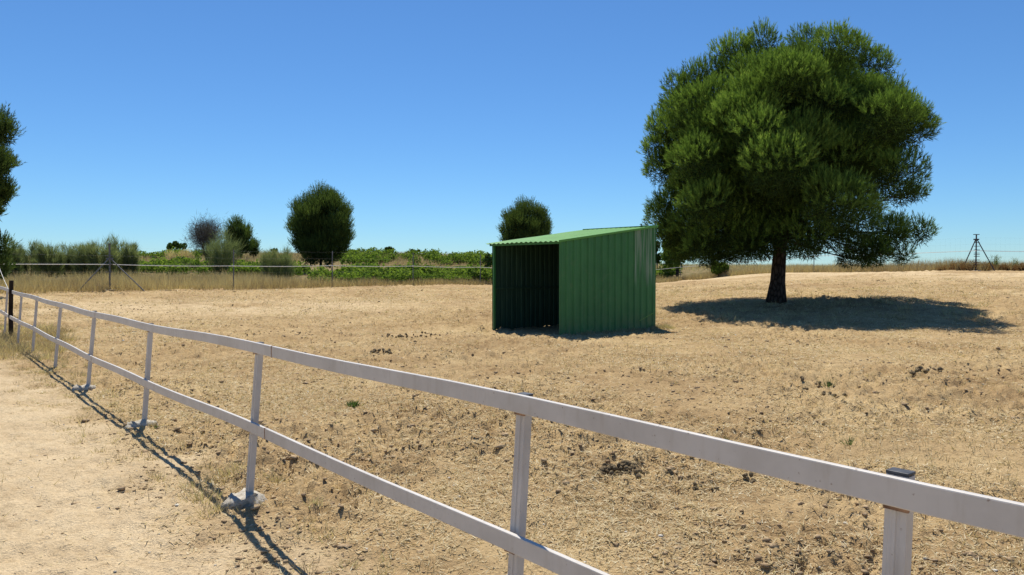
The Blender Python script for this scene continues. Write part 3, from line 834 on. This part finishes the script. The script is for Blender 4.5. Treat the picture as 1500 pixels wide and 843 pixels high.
BR = [(-8, 38, 356, 44, 'grey-green broom shrub at the left edge beyond the corner post'),
      (18, 41, 351, 40, 'grey-green broom shrub second from the left edge of the thicket'),
      (44, 43, 350, 40, 'feathery grey-green broom in the left half of the thicket'),
      (72, 42, 350, 44, 'broad grey-green broom in the middle of the left thicket'),
      (98, 44, 355, 36, 'lower grey-green broom between taller ones in the thicket'),
      (122, 42, 348, 42, 'tall grey-green broom just left of the braced corner post'),
      (150, 41.5, 343, 46, 'tallest grey-green broom directly behind the braced corner post'),
      (172, 43, 342, 40, 'tall pointed grey-green broom just right of the braced corner post'),
      (192, 42.5, 349, 34, 'grey-green broom at the right end of the left thicket')]
for i, b in enumerate(BR): broom(*b, seed=50 + i, n=5600)
broom(322, 49, 333, 76, 'large olive broom growing in front of the bare grey shrub', 70, 5500)
broom(410, 44, 358, 60, 'grey-green broom at the fence left of the egg-shaped pine', 71, 6500)
broom(268, 50, 379, 34, 'small grey-green broom low at the fence in front of the tan bush', 72, 900)
broom(1457, 42.6, 372, 22, 'thin grey-green shrub on the crest right of the dark corner post', 73, 700, wid=.016)
broom(1486, 42.4, 375, 12, 'sparse spindly shrub at the right end of the crest', 74, 140, wid=.02)
broom(262, 66, 360, 56, 'tan seeding bush on the rise left of the bare grey shrub', 75, 1800, name='dry_bush', group='dry bushes', material=M['dry_grass'], wid=.028)
# reddish dry weeds on the right crest
RW = [(1383, 43.4, 387, 26), (1402, 42.9, 381, 30), (1420, 42.2, 380, 28), (1441, 42.3, 381, 30), (1462, 42.2, 384, 30), (1480, 42, 385, 28), (1498, 41.9, 383, 28), (1520, 41.8, 384, 28)]
for i, (px, d, top, w) in enumerate(RW):
    broom(px, d, top, w, 'reddish brown dry weed clump along the crest by the dark corner post', 90 + i, 900, name='weed_clump', group='reddish weeds along the right crest', material=M['red_weed'], wid=.016)
# bare grey shrub
def bare_shrub(px, d, top, wpx, label, seed):
    rg = np.random.default_rng(seed); rd = random.Random(seed)
    x, y = at(px, d); z = g1(x, y); h_ = EYE + ray(px, top)[1] * d - z; r_ = wpx * d / F_PX / 2
    t = thing('bare_shrub', (x, y, z), label, 'shrub')
    mb = MB(); tips = []
    for k in range(12):
        a = rd.uniform(0, 6.28); rr2 = r_ * .6 * math.sqrt(rd.random()); e = Vector((x + math.cos(a) * rr2, y + math.sin(a) * rr2, z + h_ * rd.uniform(.55, .8)))
        s = Vector((x, y, z - .1)); m_ = s.lerp(e, .5) + Vector((rd.gauss(0, .15), rd.gauss(0, .15), .2))
        mb.tube([s, m_, e], [.06, .04, .015], 5, False); tips += [m_.lerp(e, q) for q in (.2, .45, .7, .9, 1)]
    mb.build('branch', M['bark'], t)
    n = 9000; tp_ = np.array(tips)[rg.integers(0, len(tips), n)]
    p = tp_ - np.array((x, y, z)) + rg.normal(size=(n, 3)) * np.array((r_ * .27, r_ * .27, h_ * .10))
    dd = unit(rg.normal(size=(n, 3)) * .6 + np.array((0, 0, .55)) + unit(p - np.array((0, 0, h_ * .5))) * .6)
    v, f = blades(p, dd, rg.uniform(.25, .6, n), .022, rg)
    link('twigs', np_mesh('twigs', v, f, tint=np.repeat(rg.random(n), 3)), M['twig'], t)
bare_shrub(304, 70, 314, 58, 'bare purplish grey twiggy shrub on the rise left of the small pine', 81)

# broadleaf trees and bushes
def broadleaf(px, d, top, bot, wpx, label, seed, n=900, name='broadleaf_tree', cat='tree', size=.2, group='broadleaf trees on the skyline', material=None, nl=14):
    rg = np.random.default_rng(seed)
    x, y = at(px, d); z = g1(x, y)
    zt = EYE + ray(px, top)[1] * d - z; zb = max(.1, EYE + ray(px, bot)[1] * d - z); r_ = wpx * d / F_PX / 2
    t = thing(name, (x, y, z), label, cat, group)
    u_ = unit(rg.normal(size=(nl, 3)))
    rz = (zt - zb) / 2
    c = u_ * np.array((r_, r_, rz)) * .62 * rg.uniform(.5, 1.1, (nl, 1)) + np.array((0, 0, zb + rz))
    lr = min(r_, rz) * rg.uniform(.3, .55, nl)
    ci = rg.integers(0, nl, n)
    s = unit(rg.normal(size=(n, 3)) + np.array((0, 0, .25)))
    p = c[ci] + s * (lr[ci] * rg.random(n) ** .4)[:, None]
    v, f = quads(p, unit(s + rg.normal(size=(n, 3)) * .6), size * rg.uniform(.6, 1.3, n), rg, .7)
    tint = np.clip(.5 + (rg.normal(size=nl) * .18)[ci] + rg.normal(size=n) * .15, 0, 1)
    link('crown', np_mesh('crown', v, f, tint=np.repeat(tint, 4)), material or M['leaf'], t)
    mb = MB(); mb.tube([Vector((x, y, z - .2)), Vector((x + .05, y, z + zt * .35)), Vector((x, y, z + zt * .75))], [r_ * .09, r_ * .07, r_ * .02], 6, False)
    for k in range(4):
        q = Vector(c[k]) + Vector((x, y, z)); mb.tube([Vector((x, y, z + zt * .3)), q], [r_ * .05, r_ * .015], 4, False)
    mb.build('trunk', M['bark'], t)
    return t
broadleaf(258, 118, 353, 376, 40, 'low rounded dark green tree on the skyline left of the bare grey shrub', 101, 1500, size=.34)
broadleaf(570, 128, 360, 374, 20, 'small rounded tree on the skyline right of the egg-shaped pine', 102, 700, size=.32)
broadleaf(606, 132, 365, 375, 24, 'low rounded tree on the skyline halfway between egg-shaped pine and shelter', 103, 700, size=.32)
broadleaf(632, 134, 369, 376, 18, 'smallest rounded bush on the skyline left of the shelter', 104, 400, size=.32)
broadleaf(402, 120, 364, 374, 16, 'tiny rounded bush on the skyline just left of the egg-shaped pine', 108, 400, size=.32)
broadleaf(962, 72, 348, 392, 20, 'leafy young tree showing past the right edge of the shelter', 105, 800, size=.26)
broadleaf(992, 70, 328, 406, 58, 'pale green leafy tree behind the lower left of the large pine', 106, 5200, size=.28, material=M['vine_leaf'])
broadleaf(1053, 62, 382, 409, 46, 'low yellow-green bush at the wire fence under the large pine', 107, 2600, name='leafy_bush', cat='bush', size=.22, group='leafy bushes', material=M['vine_leaf'])
broadleaf(715, 62, 368, 400, 16, 'dark leafy bush at the left edge of the shelter', 109, 600, name='leafy_bush', cat='bush', size=.22, group='leafy bushes')

# ------------------------------------------------------------------ vineyard
def vine_mesh(seed, n=300):
    rg = np.random.default_rng(seed)
    a = rg.uniform(0, 6.283, n); q = rg.random(n); r_ = .78 * np.sqrt(rg.random(n))
    z = (.10 + .80 * q) * (1 - .4 * (r_ / .78) ** 2) + .05
    lob = .15 * np.sin(a * 3 + seed) + .1 * np.sin(a * 5 + seed * 2)
    p = np.stack([np.cos(a) * r_ * (1 + lob), np.sin(a) * r_ * (1 + lob), z], 1)
    k = rg.random(n) < .10
    p[k, 2] += rg.uniform(.1, .3, k.sum())
    v, f = quads(p, unit(rg.normal(size=(n, 3)) * .7 + np.array((0, 0, .8))), rg.uniform(.13, .24, n), rg, .85)
    return np_mesh('vine_leaves', v, f, tint=np.repeat(np.clip(.25 + .5 * q + rg.normal(size=n) * .15, 0, 1), 4))
vm = [vine_mesh(s) for s in range(5)]
for q in vm: q.materials.append(M['vine_leaf'])
sm_ = MB(); sm_.tube([(0, 0, -.1), (.02, 0, .3), (.1, .04, .5)], [.05, .04, .02], 5); stem_me = bpy.data.meshes.new('vine_stem'); stem_me.from_pydata(sm_.v, [], sm_.f); stem_me.materials.append(M['bark'])
rv = random.Random(9)
def vine(x, y, s, label, group):
    t = thing('grape_vine', (x, y, g1(x, y)), label, 'vine', group)
    t.rotation_euler.z = rv.uniform(0, 6.28); t.scale = (s, s, s * rv.uniform(.85, 1.15))
    link('leaves', vm[rv.randrange(5)], None, t); link('stem', stem_me, None, t)
def vtry(px, d, s, label, group):
    x, y = at(px, d)
    if beyond(np.array([x]), np.array([y]))[0] < 2.2: return
    vine(x, y, s, label, group)
near_l = 'low leafy green grapevine in the front rows beyond the wire fence'
for row in range(4):
    off = 1.5 + row * 1.75
    for seg in range(2, 8):
        a, b = WF[seg], WF[seg + 1]; d_ = (b - a) / np.hypot(*(b - a)); nrm = np.array((-d_[1], d_[0]))
        for i in range(6):
            p = a + (b - a) * ((i + rv.uniform(.1, .9)) / 5) + nrm * (off + rv.uniform(-.8, .8))
            px = CX + F_PX * p[0] / p[1]
            if px < 455 or px > 735 or (px < 500 and row == 0 and rv.random() < .6): continue
            vine(p[0], p[1], rv.choice((rv.uniform(.6, .9), rv.uniform(.85, 1.2))), near_l, 'vines in the front rows')
for i in range(12): vtry(rv.uniform(938, 990), rv.uniform(68, 74), rv.uniform(.9, 1.2), near_l, 'vines in the front rows')
mid_l = 'green grapevine between the broom shrubs on the far side of the fence'
for i in range(36):
    px = rv.choice((rv.uniform(196, 300), rv.uniform(345, 440)))
    vtry(px, rv.uniform(47, 60), rv.uniform(.75, 1.0), mid_l, 'vines between the broom shrubs')
far_l = 'distant green grapevine in the vineyard on the far rise'
for row in range(6):
    for i in range(19):
        px = 488 + i * 13 + rv.uniform(-4, 4) + row * 4
        if 560 < px < 660 and rv.random() < .5 or rv.random() < .15 or px > 735: continue
        vtry(px, 78 + row * 8 + rv.uniform(-4, 4), rv.uniform(.7, 1.3), far_l, 'vines on the far rise')
for i in range(14):
    px = 195 + i * 8 + rv.uniform(-3, 3)
    vtry(px, rv.uniform(84, 100), rv.uniform(.8, 1.2), far_l, 'vines on the far rise')

# ------------------------------------------------------------------ tall dry grass along the wire fence
def along_wf(n, i0_, i1_, rg):
    segs = [(WF[i], WF[i + 1]) for i in range(i0_, i1_)]
    L = np.array([np.hypot(*(b - a)) for a, b in segs]); k = rg.choice(len(segs), n, p=L / L.sum()); t = rg.random(n)
    A = np.array([s[0] for s in segs])[k]; B = np.array([s[1] for s in segs])[k]
    dd = unit(B - A); nrm = np.stack([-dd[:, 1], dd[:, 0]], 1)
    return A + (B - A) * t[:, None], nrm
def grass_strip(n, i0_, i1_, w0, w1, hmin, hmax, wid, seed, mat_, label, name='dry_grass', dens=.42):
    # n blades over the runs i0_ to i1_, w0 to w1 metres beyond the wires
    rg = np.random.default_rng(seed)
    p, nr_ = along_wf(n, i0_, i1_, rg)
    off = rg.uniform(w0, w1, n)
    q = p + nr_ * off[:, None]
    keep = (fbm(q[:, 0], q[:, 1], .45, 3, 2.) + .5 * (1 - np.abs(off - (w0 + w1) / 2) / (w1 - w0) * 2) > dens)
    q = q[keep]; n = len(q)
    z = G(q[:, 0], q[:, 1]) - .02
    hh = rg.uniform(hmin, hmax, n) * (.55 + .9 * fbm(q[:, 0], q[:, 1], .6, 2))
    d = unit(np.stack([rg.normal(size=n) * .28, rg.normal(size=n) * .28, np.ones(n)], 1))
    v, f = blades(np.column_stack([q, z]), d, hh, wid * np.hypot(q[:, 0], q[:, 1]) / 40, rg)
    tint = np.clip(rg.normal(size=n) * .18 + .2 + .55 * fbm(q[:, 0], q[:, 1], .35, 3, 8.), 0, 1)
    tag(link(name, np_mesh(name, v, f, tint=np.repeat(tint, 3)), mat_), label, None, None, 'stuff')
grass_strip(40000, 0, 3, -.5, 7.0, .25, .72, .018, 201, M['dry_grass'], 'tall dry tan grass growing along the left part of the far wire fence', dens=.3)
grass_strip(20000, 3, 9, -.5, 1.6, .25, .55, .018, 204, M['dry_grass'], 'shorter dry grass under the vines along the far wire fence', dens=.2)
grass_strip(14000, 6, 9, 1.6, 8, .35, .8, .018, 205, M['dry_grass'], 'dry grass beyond the wire fence behind the shelter', dens=.3)
grass_strip(26000, 9, 12, -.2, 3.0, .25, .8, .016, 202, M['dry_grass'], 'short dry grass along the wire fence on the right crest', dens=.35)
rg = np.random.default_rng(206); n = 40000
q = np.stack([rg.uniform(11, 60, n), rg.uniform(50, 125, n)], 1); q = q[(beyond(q[:, 0], q[:, 1]) > 2) & (fbm(q[:, 0], q[:, 1], .15, 3) > .4)]
n = len(q)
v, f = blades(np.column_stack([q, G(q[:, 0], q[:, 1]) - .02]), unit(np.column_stack([rg.normal(size=(n, 2)) * .3, np.ones(n)])), rg.uniform(.25, .7, n), .035, rg)
tag(link('dry_grass', np_mesh('dry_grass', v, f, tint=np.repeat(np.clip(rg.normal(size=n) * .25 + .55, 0, 1), 3)), M['dry_grass']), 'dry grass on the open land beyond the right end of the wire fence', None, None, 'stuff')
# thin dry growth across the far vineyard soil
rg = np.random.default_rng(203); n = 52000
q = np.stack([rg.uniform(-50, 8, n), rg.uniform(44, 135, n)], 1); q = q[(beyond(q[:, 0], q[:, 1]) > 5) & (fbm(q[:, 0], q[:, 1], .12, 3) > .45)]
n = len(q)
v, f = blades(np.column_stack([q, G(q[:, 0], q[:, 1]) - .02]), unit(np.column_stack([rg.normal(size=(n, 2)) * .3, np.ones(n)])), rg.uniform(.3, .8, n), .04, rg)
tag(link('dry_weeds', np_mesh('dry_weeds', v, f, tint=np.repeat(rg.random(n) * .6, 3)), M['dry_grass']), 'dry brown weeds between the vine rows', None, None, 'stuff')

# ------------------------------------------------------------------ litter on the paddock: straw, clods, stones, stubble
def scatter(n, rmin, rmax, rg, amax=54):
    n = int(n * 1.25)
    r_ = np.exp(rg.uniform(math.log(rmin), math.log(rmax), n)) if rmin > 0 else rg.uniform(0, rmax, n)
    a = np.radians(rg.uniform(-amax, amax, n))
    return r_ * np.sin(a), r_ * np.cos(a), r_
def in_shelter(x, y):
    u_ = (x - SO.x) * U.x + (y - SO.y) * U.y; w_ = (x - SO.x) * W_.x + (y - SO.y) * W_.y
    return (u_ > -.1) & (u_ < SL + .1) & (w_ > -.08) & (w_ < SW + .1)
rg = np.random.default_rng(301)
x, y, r_ = scatter(520000, 2.0, 42, rg)
pmask = pathmask(x, y)
keep = (rg.random(len(x)) > pmask * .94) & (rg.random(len(x)) < .12 + 1.0 * sstep(.38, .60, .5 * fbm(x, y, 1.1, 4, 4.) + .5 * fbm(x, y, .33, 3, 40.))) & ~in_shelter(x, y) & (beyond(x, y) < -.5)
x, y, r_ = x[keep], y[keep], r_[keep]; n = len(x)
L = rg.uniform(.014, .058, n) * (1 + .055 * r_); w = rg.uniform(.0025, .005, n) * (1 + .16 * r_)
tilt = np.abs(rg.normal(size=n)) * .28
a = rg.uniform(0, 6.283, n)
d = unit(np.stack([np.cos(a), np.sin(a), tilt], 1))
sd = unit(np.stack([-np.sin(a), np.cos(a), rg.normal(size=n) * .35], 1))
p = np.stack([x, y, H(x, y) + .004], 1)
v = np.stack([p - sd * (w / 2)[:, None], p + sd * (w / 2)[:, None], p + d * L[:, None]], 1).reshape(-1, 3)
tint = np.clip(rg.normal(size=n) * .22 + .5, 0, 1)
tag(link('straw_litter', np_mesh('straw_litter', v, np.arange(3 * n).reshape(n, 3), tint=np.repeat(tint, 3)), M['straw']), 'loose straw lying all over the paddock soil', None, None, 'stuff')
# upright stubble
x, y, r_ = scatter(70000, 2.2, 45, rg)
keep = (rg.random(len(x)) > pathmask(x, y) * .97) & (rg.random(len(x)) < sstep(.40, .66, fbm(x, y, .55, 4, 14.))) & ~in_shelter(x, y) & (beyond(x, y) < -.3)
x, y, r_ = x[keep], y[keep], r_[keep]; n = len(x)
d = unit(np.stack([rg.normal(size=n) * .5, rg.normal(size=n) * .5, np.ones(n)], 1))
v, f = blades(np.stack([x, y, H(x, y) - .005], 1), d, rg.uniform(.03, .11, n), .003 * (1 + .15 * r_), rg)
tag(link('stubble', np_mesh('stubble', v, f, tint=np.repeat(np.clip(rg.normal(size=n) * .2 + .4, 0, 1), 3)), M['straw']), 'short dry stubble standing in patches over the paddock', None, None, 'stuff')
def lumps(name, n, size, mat_, label, seed, cond, flat=.7, rmax=40):
    rg = np.random.default_rng(seed)
    x, y, r_ = scatter(n, 2.0, rmax, rg)
    k = cond(x, y, rg) & ~in_shelter(x, y) & (beyond(x, y) < -.3); x, y, r_ = x[k], y[k], r_[k]; n = len(x)
    s = size * np.exp(np.clip(rg.normal(size=n) * .5, -1.2, 1.1)) * (1 + .05 * r_)
    V_ = ICO_V[None] * (1 + rg.normal(size=(n, 12, 1)) * .22) * s[:, None, None] * np.stack([rg.uniform(.8, 1.5, n), rg.uniform(.7, 1.2, n), rg.uniform(.4, 1, n) * flat], 1)[:, None]
    a = rg.uniform(0, 6.28, n); ca, sa = np.cos(a)[:, None], np.sin(a)[:, None]
    V_ = np.stack([V_[..., 0] * ca - V_[..., 1] * sa, V_[..., 0] * sa + V_[..., 1] * ca, V_[..., 2]], -1)
    V_ += np.stack([x, y, H(x, y) + s * .15], 1)[:, None]
    F_ = (ICO_F[None] + (np.arange(n) * 12)[:, None, None]).reshape(-1, 3)
    tag(link(name, np_mesh(name, V_.reshape(-1, 3), F_), mat_), label, None, None, 'stuff')
lumps('soil_clods', 52000, .0068, M['clod'], 'small brown clods of soil and dung crumbs strewn over the paddock', 311,
      lambda x, y, g: (g.random(len(x)) > pathmask(x, y) * .98) & (g.random(len(x)) < .04 + 1.1 * sstep(.50, .66, fbm(x, y, .7, 4, 21.))))
lumps('earth_lumps', 3200, .011, M['clod'], 'larger trodden lumps of dry earth near the railing', 313,
      lambda x, y, g: (pathmask(x, y) < .3) & (g.random(len(x)) < .05 + sstep(.42, .60, fbm(x, y, .42, 3, 31.))), flat=.6, rmax=11)
lumps('pebbles', 1500, .0045, M['stone'], 'pale pebbles scattered on the soil', 312, lambda x, y, g: g.random(len(x)) < .8)

# ------------------------------------------------------------------ droppings
def dung_pile(px, py, sx, sy, n, label, seed, size=.042):
    rg = np.random.default_rng(seed)
    cx_, cy_ = hit(px, py); cz = h1(cx_, cy_)
    t = thing('dung_pile', (cx_, cy_, cz), label, 'dung', 'dung piles on the paddock')
    mesh_pool = []
    for k in range(5):
        v = ICO2_V * (1 + rg.normal(size=(len(ICO2_V), 1)) * .09) * np.array((1.15, .95, .8))
        me_ = np_mesh('dropping', v * size, ICO2_F, smooth=True); me_.materials.append(M['dung']); mesh_pool.append(me_)
    for k in range(n):
        a = rg.uniform(0, 6.28); q = math.sqrt(rg.random()) * (1.0 if rg.random() < .85 else 1.35)
        x_, y_ = math.cos(a) * q * sx, math.sin(a) * q * sy
        o = link('dropping', mesh_pool[k % 5], None, t)
        lift = max(0, .055 * (1 - q)) * (k % 2)
        o.location = (x_, y_, h1(cx_ + x_, cy_ + y_) - cz + size * .45 + lift)
        o.rotation_euler = rg.uniform(0, 6.28, 3); s = rg.uniform(.65, 1.15); o.scale = (s, s, s)
dung_pile(905, 695, .22, .15, 95, 'round heap of brown horse droppings between the two white rails', 401, .023)
dung_pile(556, 518, .30, .16, 26, 'dark flattened droppings beyond the top rail left of the shelter', 402, .034)
dung_pile(1352, 552, .30, .12, 22, 'dark droppings strung out in a line on the right of the paddock', 403, .032)
dung_pile(1195, 568, .26, .16, 18, 'scattered dark droppings beside the small green weed', 404, .028)
dung_pile(1222, 582, .16, .10, 14, 'small dark droppings just below the green weed', 405, .028)
dung_pile(605, 494, .8, .5, 34, 'wide spread of trampled droppings left of the open shelter', 406, .03)
dung_pile(1098, 704, .06, .05, 7, 'tiny clump of droppings close under the top rail', 407, .02)
dung_pile(1032, 716, .10, .06, 9, 'small loose droppings right of the round heap', 408, .018)

# ------------------------------------------------------------------ small green plants and tufts
def plant(px, py, h_, r_, n, label, seed, wid=.012, name='green_weed'):
    rg = np.random.default_rng(seed)
    x, y = hit(px, py); z = h1(x, y)
    q = rg.normal(size=(n, 2)) * r_ * .4
    d = unit(np.column_stack([q / r_ * .9 + rg.normal(size=(n, 2)) * .25, np.ones(n) * .8]))
    v, f = blades(np.column_stack([q * .6, np.zeros(n)]), d, rg.uniform(.5, 1.1, n) * h_, wid, rg)
    o = link(name, np_mesh(name, v, f, tint=np.repeat(rg.random(n), 3)), M['weed_green'])
    o.location = (x, y, z - .005)
    tag(o, label, 'weed', 'green weeds in the paddock')
plant(518, 596, .085, .12, 130, 'bright green weed alone between the white rails left of centre', 501, .014)
plant(1212, 569, .24, .18, 34, 'spindly green weed standing taller than the others beside droppings', 502, .006)
plant(1243, 651, .12, .06, 26, 'small grey-green weed above the top rail on the right', 503, .010)
plant(1066, 637, .05, .06, 22, 'tiny green sprout just above the top rail near the centre', 504, .010)
plant(231, 630, .035, .09, 60, 'flat green weed at the foot of a white post beside concrete', 505, .012)
plant(492, 628, .03, .05, 14, 'faint low green sprig on bare soil between the rails', 506, .008)

def tufts(name, spots, label, seed, mat_):
    rg = np.random.default_rng(seed); V_ = []; F_ = []; T_ = []; o_ = 0
    for (x, y, r_, h_, n) in spots:
        q = rg.normal(size=(n, 2)) * r_ * .45
        d = unit(np.column_stack([q / max(r_, .01) * .7 + rg.normal(size=(n, 2)) * .35, np.ones(n) * .8]))
        X, Y = x + q[:, 0], y + q[:, 1]
        v, f = blades(np.column_stack([X, Y, H(X, Y) - .005]), d, rg.uniform(.35, 1.1, n) * h_, .0035 * (1 + .1 * math.hypot(x, y)), rg)
        V_.append(v); F_.append(f + o_); o_ += len(v); T_.append(np.repeat(np.clip(rg.normal(size=n) * .2 + rg.uniform(.2, .8), 0, 1), 3))
    tag(link(name, np_mesh(name, np.vstack(V_), np.vstack(F_), tint=np.concatenate(T_)), mat_), label, None, None, 'stuff')
rt = random.Random(77); spots = []
for i in range(230):
    t = rt.uniform(-4, 22); s = rt.gauss(.05, .30) + (.15 if t > 5 else 0)
    if -.3 < s < .05 and rt.random() < .75: continue
    p = F0 + FD * t + FN * s
    spots.append((p[0], p[1], rt.uniform(.05, .16), rt.uniform(.04, .13) * (1.25 if t > 4 else 1), rt.randrange(14, 46)))
for i in range(150):
    t = rt.uniform(.5, 14); p = F0 + FD * t + FN * rt.gauss(-.22, .22)
    spots.append((p[0], p[1], rt.uniform(.06, .15), rt.uniform(.02, .06), rt.randrange(14, 40)))
for (px, py, r_, h_, n) in ((300, 735, .16, .15, 130), (312, 752, .12, .1, 90), (320, 705, .14, .13, 90), (345, 690, .12, .12, 60), (395, 700, .12, .09, 60), (285, 715, .1, .09, 50)):
    x, y = hit(px, py); spots.append((x, y, r_, h_, n))
for i in range(130):                       # olive dry grass on the path side near the timber post
    x, y = hit(rt.uniform(-40, 96), rt.uniform(482, 528)); spots.append((x, y, rt.uniform(.15, .4), rt.uniform(.12, .34), rt.randrange(30, 70)))
for i in range(60):                        # foot of the shelter
    u_ = rt.uniform(-.1, 3.7); p = SO + U * u_ - W_ * (rt.uniform(.02, .28)); spots.append((p.x, p.y, .10, rt.uniform(.06, .16), 26))
for i in range(20):
    p = SO + U * rt.uniform(3.3, 3.75) - W_ * rt.uniform(-.05, .45); spots.append((p.x, p.y, .14, rt.uniform(.08, .17), 40))
for i in range(130):                       # under the pine
    a = rt.uniform(0, 6.28); q = math.sqrt(rt.random()) * 4.6
    spots.append((BX + .4 + math.cos(a) * q * 1.1, BD - 2.5 + math.sin(a) * q, .18, rt.uniform(.1, .3), 22))
for i in range(140):
    x, y = hit(rt.uniform(960, 1500), rt.uniform(410, 470)); spots.append((x, y, .2, rt.uniform(.08, .22), 22))
for i in range(420):
    x, y, _ = scatter(1, 2.5, 36, rng, 45)
    if float(pathmask(x, y)[0]) < .5 and not in_shelter(x, y)[0]: spots.append((float(x[0]), float(y[0]), rt.uniform(.05, .12), rt.uniform(.03, .09), 18))
tufts('dry_tufts', spots, 'dry grass tufts along the fence foot and over the paddock', 601, M['dry_grass'])

# a few bigger sticks on the path
